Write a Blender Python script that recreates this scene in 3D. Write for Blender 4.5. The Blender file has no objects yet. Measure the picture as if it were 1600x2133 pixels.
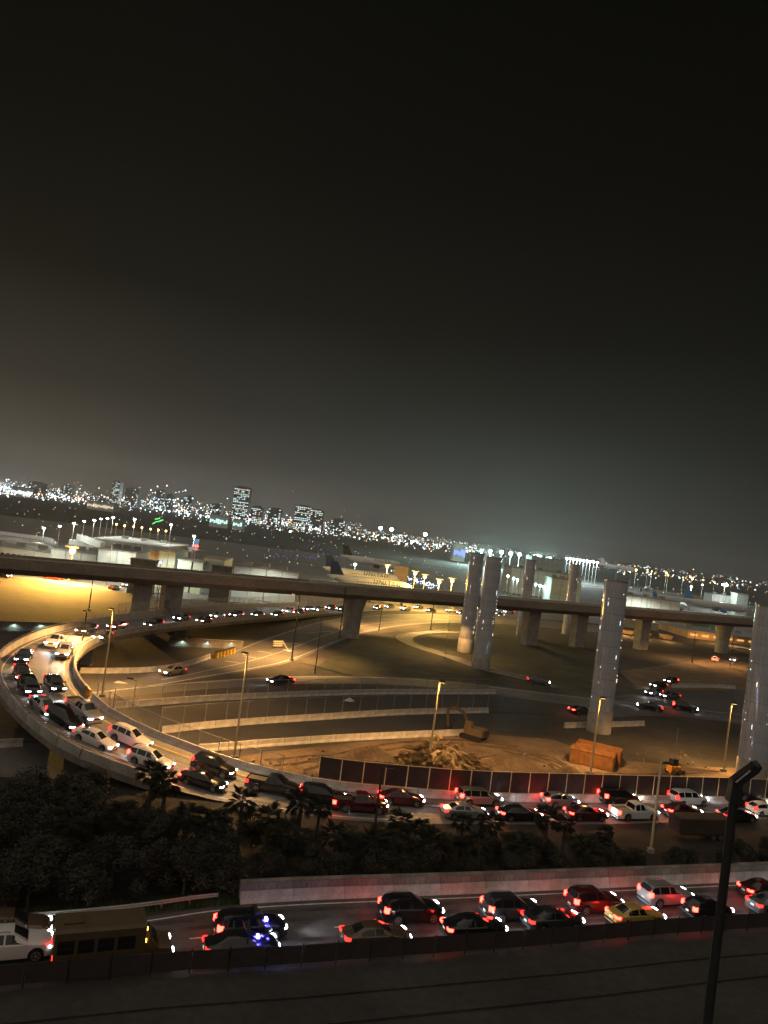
import bpy, math, random
from mathutils import Vector, Matrix
rnd = random.Random(11)
sc = bpy.context.scene
PI = math.pi

# ------------------------------------------------------------------ camera
EYE = Vector((0.0, 0.0, 28.0))            # hotel window, 28 m above the road
ROLL, PITCH, FPX = math.radians(7.4), math.radians(1.33), 1600.0
_fw = Vector((0, math.cos(PITCH), math.sin(PITCH)))
_up = Vector((0, -math.sin(PITCH), math.cos(PITCH)))
_rt = Vector((1, 0, 0))
CR = _rt * math.cos(ROLL) + _up * math.sin(ROLL)
CU = -_rt * math.sin(ROLL) + _up * math.cos(ROLL)
cam = bpy.data.cameras.new('camera')
cam.sensor_fit = 'HORIZONTAL'; cam.sensor_width = 36.0; cam.lens = 36.0 * FPX / 1600.0
cam.clip_start = 0.3; cam.clip_end = 20000
camo = bpy.data.objects.new('camera', cam); sc.collection.objects.link(camo)
camo.matrix_world = Matrix(((CR.x, CU.x, -_fw.x, EYE.x), (CR.y, CU.y, -_fw.y, EYE.y), (CR.z, CU.z, -_fw.z, EYE.z), (0, 0, 0, 1)))
sc.camera = camo

# ------------------------------------------------------------------ night sky
w = bpy.data.worlds.new('World'); sc.world = w; w.use_nodes = True
nt = w.node_tree; nt.nodes.clear()
N = nt.nodes.new; LK = nt.links.new
out = N('ShaderNodeOutputWorld'); bg = N('ShaderNodeBackground'); bg2 = N('ShaderNodeBackground'); add = N('ShaderNodeAddShader')
sky = N('ShaderNodeTexSky'); sky.sky_type = 'NISHITA'; sky.sun_disc = False
sky.sun_elevation = math.radians(-9); sky.sun_rotation = math.radians(200)
bg2.inputs['Strength'].default_value = 0.02
tc = N('ShaderNodeTexCoord'); sep = N('ShaderNodeSeparateXYZ'); ramp = N('ShaderNodeValToRGB')
LK(tc.outputs['Generated'], sep.inputs[0]); LK(sep.outputs['Z'], ramp.inputs[0])
el = ramp.color_ramp.elements
# city glow: brownish grey at the horizon, almost black overhead
stops = [(0.0, (0.066, 0.064, 0.057)), (0.05, (0.047, 0.047, 0.042)), (0.13, (0.0195, 0.0197, 0.0170)), (0.26, (0.0052, 0.0054, 0.0042)),
         (0.42, (0.0021, 0.0023, 0.0015)), (0.62, (0.0010, 0.0012, 0.0008)), (1.0, (0.0008, 0.0008, 0.0006))]
el[0].position, el[0].color = stops[0][0], (*stops[0][1], 1)
el[1].position, el[1].color = stops[-1][0], (*stops[-1][1], 1)
for p, c in stops[1:-1]:
    e = el.new(p); e.color = (*c, 1)
gm1 = N('ShaderNodeMath'); gm1.operation = 'MULTIPLY_ADD'; gm1.inputs[1].default_value = -1.15; gm1.inputs[2].default_value = 1.0
LK(sep.outputs['X'], gm1.inputs[0]); LK(gm1.outputs[0], bg.inputs['Strength'])      # the glow is stronger towards the city, at the left
wf_ = N('ShaderNodeMath'); wf_.operation = 'MULTIPLY'; wf_.use_clamp = True; wf_.inputs[1].default_value = -2.4; LK(sep.outputs['X'], wf_.inputs[0])
wm = N('ShaderNodeMix'); wm.data_type = 'RGBA'; wm.blend_type = 'MULTIPLY'; wm.inputs['B'].default_value = (1.12, 0.95, 0.77, 1); LK(wf_.outputs[0], wm.inputs['Factor']); LK(ramp.outputs[0], wm.inputs['A'])
cn = N('ShaderNodeTexNoise'); cn.inputs['Scale'].default_value = 2.2; cn.inputs['Detail'].default_value = 4; LK(tc.outputs['Generated'], cn.inputs['Vector'])
cr_ = N('ShaderNodeValToRGB'); cr_.color_ramp.elements[0].color = (0.86, 0.86, 0.86, 1); cr_.color_ramp.elements[1].color = (1.14, 1.14, 1.14, 1); cr_.color_ramp.elements[0].position = 0.3; cr_.color_ramp.elements[1].position = 0.7; LK(cn.outputs['Fac'], cr_.inputs[0])
wm2 = N('ShaderNodeMix'); wm2.data_type = 'RGBA'; wm2.blend_type = 'MULTIPLY'; wm2.inputs['Factor'].default_value = 1.0; LK(wm.outputs['Result'], wm2.inputs['A']); LK(cr_.outputs[0], wm2.inputs['B'])
LK(wm2.outputs['Result'], bg.inputs['Color']); LK(sky.outputs[0], bg2.inputs['Color'])
LK(bg.outputs[0], add.inputs[0]); LK(bg2.outputs[0], add.inputs[1]); LK(add.outputs[0], out.inputs['Surface'])
# fill added to lift the blacks, beyond the sky's own glow (the only sun lamp, very wide and weak)
sl = bpy.data.lights.new('night_fill', 'SUN'); sl.energy = 0.75; sl.angle = math.radians(120); sl.color = (1.0, 0.85, 0.69)
so = bpy.data.objects.new('night_fill', sl); sc.collection.objects.link(so); so.rotation_euler = (math.radians(20), math.radians(-15), 0)

vs = sc.view_settings; vs.view_transform = 'Standard'; vs.look = 'None'; vs.exposure = 0.0; vs.gamma = 1.0; vs.use_curve_mapping = False
sc.cycles.use_denoising = True
sc.cycles.max_bounces = 4; sc.cycles.diffuse_bounces = 2; sc.cycles.glossy_bounces = 2; sc.cycles.transmission_bounces = 2
sc.cycles.transparent_max_bounces = 12; sc.cycles.sample_clamp_indirect = 3.0; sc.cycles.sample_clamp_direct = 0.0
sc.cycles.use_adaptive_sampling = True; sc.cycles.adaptive_threshold = 0.02; sc.cycles.adaptive_min_samples = 16
sc.cycles.use_light_tree = True; sc.cycles.caustics_reflective = False; sc.cycles.caustics_refractive = False

# ------------------------------------------------------------------ helpers
def ray(px, py): return _fw * FPX + CR * (px - 800.0) + CU * (1066.5 - py)
def at(px, py, z=0.0):
    """a surveyed place in the photograph -> the spot on the plane of that height"""
    d = ray(px, py); t = (z - EYE.z) / d.z
    p = EYE + d * t; return Vector((p.x, p.y, z))
def atd(px, py, y):
    d = ray(px, py); t = y / d.y; return EYE + d * t

class MB:
    def __init__(s): s.v = []; s.f = []; s.m = []
    def add(s, vs, fs, m=0):
        b = len(s.v); s.v += [tuple(q) for q in vs]
        for f in fs: s.f.append(tuple(b + i for i in f)); s.m.append(m)
        return s
    def box(s, c, d, rz=0.0, m=0, top=1.0, M=None):
        x, y, z = d[0] / 2, d[1] / 2, d[2] / 2
        vs = [Vector((sx * x * (top if sz > 0 else 1), sy * y * (top if sz > 0 else 1), sz * z)) for sz in (-1, 1) for sx, sy in ((-1, -1), (1, -1), (1, 1), (-1, 1))]
        R = M if M is not None else Matrix.Rotation(rz, 3, 'Z')
        vs = [R @ q + Vector(c) for q in vs]
        return s.add(vs, [(3, 2, 1, 0), (4, 5, 6, 7), (0, 1, 5, 4), (1, 2, 6, 5), (2, 3, 7, 6), (3, 0, 4, 7)], m)
    def tube(s, pts, rs, n=8, m=0, cap=True):
        pts = [Vector(p) for p in pts]
        if not hasattr(rs, '__len__'): rs = [rs] * len(pts)
        rings = []
        for i, p in enumerate(pts):
            t = (pts[min(i + 1, len(pts) - 1)] - pts[max(i - 1, 0)]).normalized()
            a = Vector((0, 0, 1)) if abs(t.z) < 0.9 else Vector((1, 0, 0))
            u = t.cross(a).normalized(); v = t.cross(u).normalized()
            rings.append([p + (u * math.cos(2 * PI * k / n) + v * math.sin(2 * PI * k / n)) * rs[i] for k in range(n)])
        vs = [q for r in rings for q in r]; fs = []
        for i in range(len(pts) - 1):
            for k in range(n):
                a, b = i * n + k, i * n + (k + 1) % n
                fs.append((a, a + n, b + n, b))
        if cap:
            fs.append(tuple(range(n))); fs.append(tuple(len(vs) - 1 - k for k in range(n)))
        return s.add(vs, fs, m)
    def loft(s, rings, m=0, closed=True, cap=True):
        n = len(rings[0]); vs = [q for r in rings for q in r]; fs = []
        for i in range(len(rings) - 1):
            for k in range(n if closed else n - 1):
                a, b = i * n + k, i * n + (k + 1) % n
                fs.append((a, b, b + n, a + n))
        if cap:
            fs.append(tuple(range(n - 1, -1, -1))); fs.append(tuple(range(len(vs) - n, len(vs))))
        return s.add(vs, fs, m)
    def strip(s, A, B, m=0):
        n = len(A); return s.add(list(A) + list(B), [(i, i + 1, n + i + 1, n + i) for i in range(n - 1)], m)
    def mesh(s, name, mats, smooth=None):
        me = bpy.data.meshes.new(name); me.from_pydata(s.v, [], s.f)
        for x in (mats if isinstance(mats, (list, tuple)) else [mats]): me.materials.append(x)
        if any(s.m): me.polygons.foreach_set('material_index', s.m)
        me.update()
        if smooth is not None:
            me.polygons.foreach_set('use_smooth', [True] * len(me.polygons))
            me.set_sharp_from_angle(angle=math.radians(smooth))
        return me

COL = sc.collection
def link(name, me, parent=None, loc=None, rz=0.0):
    o = bpy.data.objects.new(name, me); COL.objects.link(o)
    if parent is not None: o.parent = parent
    if loc is not None: o.location = loc
    if rz: o.rotation_euler = (0, 0, rz)
    return o
def mk(name, mb, mats, parent=None, smooth=None, loc=None, rz=0.0):
    return link(name, mb.mesh(name, mats, smooth), parent, loc, rz)
def tag(o, label, cat, group=None):
    o['label'] = label; o['category'] = cat
    if group: o['group'] = group
    return o
def thing(name, label, cat, loc=(0, 0, 0), rz=0.0, group=None):
    o = bpy.data.objects.new(name, None); COL.objects.link(o); o.location = loc; o.rotation_euler = (0, 0, rz)
    o.empty_display_size = 0.3
    return tag(o, label, cat, group)
def struct(name, mb, mats, smooth=None):
    o = mk(name, mb, mats, None, smooth); o['kind'] = 'structure'; return o
def stuff(o): o['kind'] = 'stuff'; return o
def paint(o, mat):
    o.material_slots[0].link = 'OBJECT'; o.material_slots[0].material = mat; return o
def lamp(kind, parent, loc, energy, color, direction=None, spot=None, blend=0.5, radius=0.1):
    l = bpy.data.lights.new('lamp_light', kind); l.energy = energy; l.color = color; l.shadow_soft_size = radius
    if kind == 'SPOT': l.spot_size = math.radians(spot); l.spot_blend = blend
    o = bpy.data.objects.new('lamp_light', l); COL.objects.link(o); o.location = loc
    if parent is not None: o.parent = parent
    if direction is not None: o.rotation_euler = Vector(direction).to_track_quat('-Z', 'Y').to_euler()
    return o

# ------------------------------------------------------------------ materials
def mat(name, col, rough=0.6, metal=0.0, noise=0.0, scale=3.0, emit=None, es=0.0, bump=0.0, spec=0.5, coat=0.0, col2=None, detail=6.0, coords='Object', sample=True, stretch=None):
    m = bpy.data.materials.new(name); m.use_nodes = True
    t = m.node_tree; b = t.nodes['Principled BSDF']
    b.inputs['Base Color'].default_value = (*col, 1); b.inputs['Roughness'].default_value = rough
    b.inputs['Metallic'].default_value = metal; b.inputs['Specular IOR Level'].default_value = spec
    b.inputs['Coat Weight'].default_value = coat; b.inputs['Coat Roughness'].default_value = 0.06
    if emit is not None:
        b.inputs['Emission Color'].default_value = (*emit, 1); b.inputs['Emission Strength'].default_value = es
        if not sample: m.cycles.emission_sampling = 'NONE'
    elif hasattr(m.cycles, 'emission_sampling'): m.cycles.emission_sampling = 'NONE'
    if noise or bump or col2:
        co = t.nodes.new('ShaderNodeTexCoord'); src = co.outputs[coords]
        if coords == 'World':
            pass
        if stretch:
            mp = t.nodes.new('ShaderNodeMapping'); mp.inputs['Scale'].default_value = stretch
            t.links.new(src, mp.inputs[0]); src = mp.outputs[0]
        n1 = t.nodes.new('ShaderNodeTexNoise'); n1.inputs['Scale'].default_value = scale; n1.inputs['Detail'].default_value = detail; n1.inputs['Roughness'].default_value = 0.62
        t.links.new(src, n1.inputs['Vector'])
        r = t.nodes.new('ShaderNodeValToRGB')
        c2 = col2 if col2 else tuple(x * (1 - noise) for x in col); c1 = col if col2 else tuple(min(1, x * (1 + noise)) for x in col)
        r.color_ramp.elements[0].position = 0.33; r.color_ramp.elements[1].position = 0.68
        r.color_ramp.elements[0].color = (*c2, 1); r.color_ramp.elements[1].color = (*c1, 1)
        t.links.new(n1.outputs['Fac'], r.inputs[0])
        n2 = t.nodes.new('ShaderNodeTexNoise'); n2.inputs['Scale'].default_value = scale * 13; n2.inputs['Detail'].default_value = 3
        t.links.new(src, n2.inputs['Vector'])
        mx = t.nodes.new('ShaderNodeMix'); mx.data_type = 'RGBA'; mx.blend_type = 'MULTIPLY'; mx.inputs['Factor'].default_value = 0.55
        rr = t.nodes.new('ShaderNodeValToRGB'); rr.color_ramp.elements[0].color = (0.55, 0.55, 0.55, 1); rr.color_ramp.elements[1].color = (1.3, 1.3, 1.3, 1)
        rr.color_ramp.elements[0].position = 0.3; rr.color_ramp.elements[1].position = 0.7
        t.links.new(n2.outputs['Fac'], rr.inputs[0])
        t.links.new(r.outputs[0], mx.inputs['A']); t.links.new(rr.outputs[0], mx.inputs['B'])
        t.links.new(mx.outputs['Result'], b.inputs['Base Color'])
        if bump:
            bp = t.nodes.new('ShaderNodeBump'); bp.inputs['Strength'].default_value = bump; bp.inputs['Distance'].default_value = 0.05
            t.links.new(n2.outputs['Fac'], bp.inputs['Height']); t.links.new(bp.outputs[0], b.inputs['Normal'])
    return m

SODIUM = (1.0, 0.52, 0.16); COOL = (0.80, 0.92, 1.0); TEAL = (0.62, 1.0, 0.93); WARM = (1.0, 0.80, 0.52)
M = {}
M['soil'] = mat('soil', (0.060, 0.050, 0.038), 0.95, noise=0.5, scale=0.06, bump=0.4)
M['asphalt'] = mat('asphalt', (0.085, 0.080, 0.075), 0.62, noise=0.28, scale=0.22, bump=0.25, stretch=(1, 1, 1))
M['ramp_conc'] = mat('ramp_concrete', (0.19, 0.175, 0.155), 0.7, noise=0.22, scale=0.30, bump=0.2)
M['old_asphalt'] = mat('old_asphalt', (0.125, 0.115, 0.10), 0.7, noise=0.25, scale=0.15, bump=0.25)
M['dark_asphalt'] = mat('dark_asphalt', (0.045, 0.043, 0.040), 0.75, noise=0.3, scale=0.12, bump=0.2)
M['apron'] = mat('apron_concrete', (0.20, 0.19, 0.17), 0.8, noise=0.2, scale=0.05)
M['dirt'] = mat('dirt', (0.165, 0.112, 0.064), 0.95, noise=0.42, scale=0.18, bump=0.7)
M['grass'] = mat('grass', (0.038, 0.040, 0.022), 0.95, noise=0.5, scale=0.2, bump=0.6)
M['conc'] = mat('concrete', (0.40, 0.375, 0.335), 0.8, noise=0.22, scale=0.7, bump=0.2)
M['barrier'] = mat('barrier_concrete', (0.52, 0.49, 0.45), 0.8, noise=0.25, scale=0.9, bump=0.25)
M['conc_dark'] = mat('weathered_concrete', (0.23, 0.20, 0.17), 0.85, noise=0.3, scale=0.5, bump=0.25, stretch=(1, 1, 0.3))
M['wall_conc'] = mat('retaining_wall_concrete', (0.25, 0.225, 0.205), 0.8, noise=0.32, scale=0.7, bump=0.2, stretch=(1, 1, 0.25))
M['white_line'] = mat('road_paint_white', (0.75, 0.73, 0.68), 0.6, noise=0.3, scale=2.0)
M['yellow_line'] = mat('road_paint_yellow', (0.70, 0.47, 0.10), 0.6, noise=0.3, scale=2.0)
M['steel'] = mat('galvanised_steel', (0.42, 0.41, 0.39), 0.45, metal=0.6, noise=0.2, scale=4)
M['pole'] = mat('pole_paint', (0.74, 0.62, 0.34), 0.45, noise=0.15, scale=2)
M['dark_steel'] = mat('dark_steel', (0.035, 0.035, 0.036), 0.5, metal=0.3, noise=0.2, scale=5)
M['screen'] = mat('screen_fabric', (0.050, 0.038, 0.034), 0.9, noise=0.25, scale=0.6, stretch=(1, 1, 0.4))
M['orange_plastic'] = mat('orange_plastic', (0.80, 0.34, 0.04), 0.5, noise=0.15, scale=2)
M['yellow_plastic'] = mat('yellow_plastic', (0.80, 0.52, 0.06), 0.5, noise=0.15, scale=2)
M['bin_orange'] = mat('dumpster_paint', (0.29, 0.13, 0.042), 0.6, noise=0.3, scale=1.2, bump=0.2)
M['debris'] = mat('debris', (0.20, 0.16, 0.11), 0.95, noise=0.6, scale=1.2, bump=0.9)
M['leaf'] = mat('leaf', (0.036, 0.037, 0.020), 0.75, noise=0.5, scale=0.6)
M['palm'] = mat('palm_leaf', (0.042, 0.044, 0.022), 0.6, noise=0.4, scale=1.0)
M['dry_frond'] = mat('dry_frond', (0.27, 0.20, 0.11), 0.85, noise=0.4, scale=1.5)
M['bark'] = mat('bark', (0.11, 0.085, 0.06), 0.95, noise=0.4, scale=3, bump=0.6, stretch=(1, 1, 3))
M['glass'] = mat('car_glass', (0.012, 0.013, 0.014), 0.06, spec=0.7)
M['tyre'] = mat('tyre', (0.018, 0.018, 0.018), 0.85, noise=0.2, scale=8)
M['rim'] = mat('rim_alloy', (0.50, 0.50, 0.50), 0.3, metal=0.8)
M['trim'] = mat('black_trim', (0.022, 0.022, 0.022), 0.55)
M['plate'] = mat('number_plate', (0.70, 0.70, 0.68), 0.5)
M['head'] = mat('headlamp', (0.9, 0.9, 0.9), 0.2, emit=(0.86, 0.94, 1.0), es=30.0)
M['head_warm'] = mat('headlamp_warm', (0.9, 0.9, 0.9), 0.2, emit=(1.0, 0.86, 0.66), es=28.0)
M['tail'] = mat('tail_lamp', (0.35, 0.01, 0.01), 0.25, emit=(1.0, 0.016, 0.012), es=7.0)
M['brake'] = mat('brake_lamp', (0.35, 0.01, 0.01), 0.25, emit=(1.0, 0.016, 0.010), es=40.0)
M['amber'] = mat('amber_lamp', (0.6, 0.3, 0.02), 0.3, emit=(1.0, 0.45, 0.05), es=14.0)
M['blue_lamp'] = mat('blue_lamp', (0.02, 0.02, 0.5), 0.3, emit=(0.10, 0.08, 1.0), es=60.0)
M['white_wall'] = mat('white_cladding', (0.66, 0.66, 0.60), 0.7, noise=0.12, scale=0.3)
M['grey_wall'] = mat('grey_cladding', (0.30, 0.30, 0.28), 0.7, noise=0.2, scale=0.3)
M['dark_wall'] = mat('dark_facade', (0.19, 0.18, 0.165), 0.6, noise=0.3, scale=0.1)
M['aircraft'] = mat('aircraft_white', (0.72, 0.72, 0.70), 0.35, noise=0.06, scale=0.5)
M['navy'] = mat('navy_paint', (0.018, 0.035, 0.12), 0.4)
M['light_blue'] = mat('light_blue_paint', (0.16, 0.32, 0.60), 0.4)
def lampmat(name, col, es, sample=True): return mat(name, tuple(0.3 + 0.6 * c for c in col), 0.3, emit=col, es=es, sample=sample)
M['l_sodium'] = lampmat('sodium_lens', (1.0, 0.56, 0.10), 7); M['l_cool'] = lampmat('cool_lens', COOL, 40); M['l_teal'] = lampmat('teal_lens', TEAL, 40)
PAINT = {}
for n_, c_, r_, me_ in (('black', (0.012, 0.012, 0.013), 0.18, 0.0), ('charcoal', (0.045, 0.046, 0.050), 0.22, 0.3), ('white', (0.74, 0.74, 0.72), 0.28, 0.0), ('silver', (0.42, 0.43, 0.44), 0.28, 0.55),
                        ('grey', (0.16, 0.165, 0.175), 0.25, 0.4), ('maroon', (0.10, 0.012, 0.014), 0.22, 0.2), ('red', (0.36, 0.022, 0.022), 0.22, 0.1), ('tan', (0.34, 0.29, 0.22), 0.28, 0.4),
                        ('gold', (0.55, 0.40, 0.10), 0.28, 0.2), ('navy', (0.018, 0.030, 0.075), 0.2, 0.3), ('brown', (0.14, 0.085, 0.055), 0.25, 0.3), ('yellow', (0.62, 0.42, 0.08), 0.35, 0.0)):
    PAINT[n_] = mat('car_paint_' + n_, c_, r_, me_, coat=0.6)
# ------------------------------------------------------------------ curves and runs
def crom(P, n=10):
    P = [Vector(p) for p in P]; Q = [P[0] * 2 - P[1]] + P + [P[-1] * 2 - P[-2]]; R = []
    for i in range(1, len(Q) - 2):
        a, b, c, d = Q[i - 1], Q[i], Q[i + 1], Q[i + 2]
        for k in range(n):
            t = k / n
            R.append(0.5 * ((2 * b) + (c - a) * t + (2 * a - 5 * b + 4 * c - d) * t * t + (3 * b - a - 3 * c + d) * t ** 3))
    R.append(P[-1]); return R
def march(P, step, start=0.0):
    """points at equal spacing along a polyline"""
    out = []; need = start; i = 0; acc = 0.0
    for i in range(len(P) - 1):
        a, b = P[i], P[i + 1]; L = (b - a).length
        while need <= acc + L and L > 0:
            out.append(a.lerp(b, (need - acc) / L)); need += step
        acc += L
    return out
def side(P, d):
    """offset a polyline sideways (to the left of travel when d > 0)"""
    out = []
    for i, p in enumerate(P):
        t = P[min(i + 1, len(P) - 1)] - P[max(i - 1, 0)]; t.z = 0; t.normalize()
        out.append(p + Vector((-t.y, t.x, 0)) * d)
    return out
def lift(P, dz): return [p + Vector((0, 0, dz)) for p in P]
def place_between(o, a, b, base=None):
    """lay a part made along +x from a to b"""
    d = b - a; o.rotation_euler = (0, -math.atan2(d.z, math.hypot(d.x, d.y)), math.atan2(d.y, d.x))
    o.location = a - (base if base is not None else Vector()); return o

def sheet(name, pts, material, z):
    mb = MB(); mb.add([(p.x, p.y, z) for p in pts], [tuple(range(len(pts)))]); return struct(name, mb, material)
def band(name, L, R, material, dz=0.0):
    mb = MB(); mb.strip(lift(L, dz), lift(R, dz)); return struct(name, mb, material)
def line(name, P, width, material, parent, dz=0.006):
    mb = MB(); mb.strip(lift(side(P, width / 2), dz), lift(side(P, -width / 2), dz)); return mk(name, mb, material, parent)
def dashes(name, P, width, material, parent, length=3.0, gap=6.0, dz=0.006):
    Q = march(P, 0.5); n = int(length / 0.5); g = int((length + gap) / 0.5)
    for i in range(0, len(Q) - n - 1, g): line(name, Q[i:i + n + 1], width, material, parent, dz)

# ------------------------------------------------------------------ ground
g = MB(); S = 9000
g.add([(-S, -200, 0), (S, -200, 0), (S, 2 * S, 0), (-S, 2 * S, 0)], [(0, 1, 2, 3)])
struct('ground', g, M['soil'])
pl = lambda L, z=0.0: [at(x, y, z) for x, y in L]

# lower road in front of the hotel
low_far = crom([Vector((-75, 26, 0)), at(0, 1940), at(500, 1885), at(1000, 1862), at(1600, 1835), Vector((95, 93, 0))])
low_near = crom([Vector((-72, 21, 0)), at(0, 2052), at(640, 2004), at(1120, 1968), at(1600, 1930), Vector((98, 84, 0))])
low_road = band('lower_road', low_far, low_near, M['asphalt'], 0.02)
low_mid = [a.lerp(b, 0.5) for a, b in zip(low_far, low_near)]
line('edge_line', side(low_far, -0.55), 0.14, M['white_line'], low_road, 0.026)
dashes('lane_dash', low_mid, 0.12, M['white_line'], low_road, 2.5, 7.5, 0.026)
apr = MB(); apr.strip(lift(side(low_near, -0.4), 0.012), lift(side(low_near, -60), 0.012)); struct('hotel_forecourt', apr, M['dark_asphalt'])
for off, h in ((-3.4, 0.14), (-6.0, 0.16)):
    k = MB(); A = side(low_near, off); B = side(low_near, off - 0.25)
    k.strip(lift(A, h), lift(B, h)); k.strip(lift(A, 0.0), lift(A, h)); k.strip(lift(B, h), lift(B, 0.0)); struct('kerb', k, M['dark_asphalt'])

# upper road + loop ramp: inner edge, outer edge, height
RP = [((1900, 1700), (1900, 1712), 0.03), ((1600, 1679), (1600, 1706), 0.03), ((1300, 1674), (1300, 1716), 0.03), ((1000, 1670), (1000, 1717), 0.03), ((800, 1657), (815, 1713), 0.03),
      ((660, 1641), (660, 1701), 0.03), ((500, 1604), (455, 1668), 0.15), ((400, 1569), (350, 1640), 0.7), ((300, 1530), (245, 1606), 1.5), ((215, 1484), (145, 1566), 2.6), ((176, 1444), (62, 1508), 3.6),
      ((153, 1402), (2, 1440), 4.4), ((162, 1366), (-10, 1388), 4.9), ((200, 1338), (50, 1340), 5.1), ((262, 1320), (150, 1309), 5.0), ((400, 1302), (300, 1283), 4.4),
      ((550, 1288), (480, 1268), 2.6), ((700, 1277), (655, 1259), 0.8), ((850, 1272), (815, 1259), 0.06), ((1050, 1280), (1030, 1269), 0.05), ((1250, 1300), (1240, 1290), 0.05)]
r_in = crom([at(*a, z) for a, b, z in RP], 10); r_out = crom([at(*b, z) for a, b, z in RP], 10)
r_mid = [a.lerp(b, 0.5) for a, b in zip(r_in, r_out)]
ramp_road = band('ramp_road', r_in, r_out, M['ramp_conc'])
IX = lambda k: k * 10                     # index of control row k
line('edge_line', side(r_out[:IX(19)], 0.7)[::-1] if False else [o.lerp(i, 0.09) for o, i in zip(r_out, r_in)][IX(4):IX(19)], 0.16, M['white_line'], ramp_road, 0.012)
line('edge_line', [o.lerp(i, 0.86) for o, i in zip(r_out, r_in)][IX(5):IX(19)], 0.15, M['yellow_line'], ramp_road, 0.012)
dashes('lane_dash', r_mid[:IX(7)], 0.14, M['white_line'], ramp_road, 2.5, 6.5, 0.012)
def wear_mat():
    m = bpy.data.materials.new('lane_wear'); m.use_nodes = True; t = m.node_tree; b = t.nodes['Principled BSDF']; b.inputs['Base Color'].default_value = (.03, .028, .026, 1); b.inputs['Roughness'].default_value = .5
    tr = t.nodes.new('ShaderNodeBsdfTransparent'); mx = t.nodes.new('ShaderNodeMixShader'); co = t.nodes.new('ShaderNodeTexCoord'); nz = t.nodes.new('ShaderNodeTexNoise'); nz.inputs['Scale'].default_value = .55; nz.inputs['Detail'].default_value = 6
    r = t.nodes.new('ShaderNodeMapRange'); r.inputs['From Min'].default_value = .35; r.inputs['From Max'].default_value = .75; r.inputs['To Max'].default_value = .55
    t.links.new(co.outputs['Object'], nz.inputs['Vector']); t.links.new(nz.outputs['Fac'], r.inputs['Value']); t.links.new(r.outputs[0], mx.inputs[0]); t.links.new(tr.outputs[0], mx.inputs[1]); t.links.new(b.outputs[0], mx.inputs[2]); t.links.new(mx.outputs[0], t.nodes['Material Output'].inputs['Surface'])
    m.cycles.emission_sampling = 'NONE'; return m
M['wear'] = wear_mat()
for f in (.17, .30, .66, .80): line('lane_wear', [o.lerp(i, f) for o, i in zip(r_out, r_in)][2:IX(19)], .55, M['wear'], ramp_road, .007)
for f in (.17, .33, .67, .83): line('lane_wear', [o.lerp(i, f) for o, i in zip(low_far, low_near)], .5, M['wear'], low_road, .0235)
# the bridge that carries the loop
b0, b1 = IX(7), IX(18)
bridge = thing('loop_bridge', 'curved concrete ramp bridge packed with cars, looping at the left edge', 'bridge', r_mid[IX(11)])
org = bridge.location.copy(); org.z = 0; bridge.location = org
rings = []
for i in range(b0, b1):
    a, b = r_in[i], r_out[i]; z = a.z; d = (b - a).normalized(); zb = max(z - 1.25, -0.3)
    rings.append([p - org for p in (a - d * 0.32 + Vector((0, 0, -0.012)), b + d * 0.32 + Vector((0, 0, -0.012)), b + d * 0.32 + Vector((0, 0, min(0, zb - z + 0.55))), b - d * 1.2 + Vector((0, 0, zb - z)), a + d * 1.2 + Vector((0, 0, zb - z)), a - d * 0.32 + Vector((0, 0, min(0, zb - z + 0.55))))])
gm = MB(); gm.loft(rings); mk('deck_girder', gm, M['conc_dark'], bridge, 30)
STEP = 3.0
pm = MB(); pm.loft([[(x, -0.19, -0.05), (x, 0.19, -0.05), (x, 0.13, 0.92), (x, -0.13, 0.92)] for x in (0.0, STEP - 0.05)])
panel_me = pm.mesh('parapet_panel', M['conc'])
po = MB(); po.box((0, 0, 0.16), (0.05, 0.05, 0.34)); post_me = po.mesh('rail_post', M['steel'])
def parapet(P, rail):
    Q = march(P, STEP)
    for a, b in zip(Q[:-1], Q[1:]): place_between(link('parapet_panel', panel_me, bridge), a, b, org)
    if rail:
        rm = MB(); rm.tube([q + Vector((0, 0, 1.22)) - org for q in Q], 0.035, 6); mk('handrail', rm, M['steel'], bridge, 40)
        for q in Q: link('rail_post', post_me, bridge, q + Vector((0, 0, 0.9)) - org)
parapet([b + (b - a).normalized() * 0.16 for a, b in zip(r_in, r_out)][IX(8) - 4:IX(17)], True)
parapet([a + (a - b).normalized() * 0.16 for a, b in zip(r_in, r_out)][IX(10):IX(17)], False)
for k in (9.2, 10.7, 12.4, 13.8, 15.2, 16.3):
    i = int(k * 10); p = r_mid[i]; t = (r_mid[i + 1] - r_mid[i - 1]); rz = math.atan2(t.y, t.x); h = p.z - 1.0
    c = MB(); c.box((0, 0, h / 2 - 0.1), (1.1, 2.6, h + 0.2), rz)
    c.box((0, 0, h - 0.12), (1.3, 5.2, 0.5), rz); mk('pier', c, M['conc'], bridge, None, p - org - Vector((0, 0, p.z)))

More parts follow.
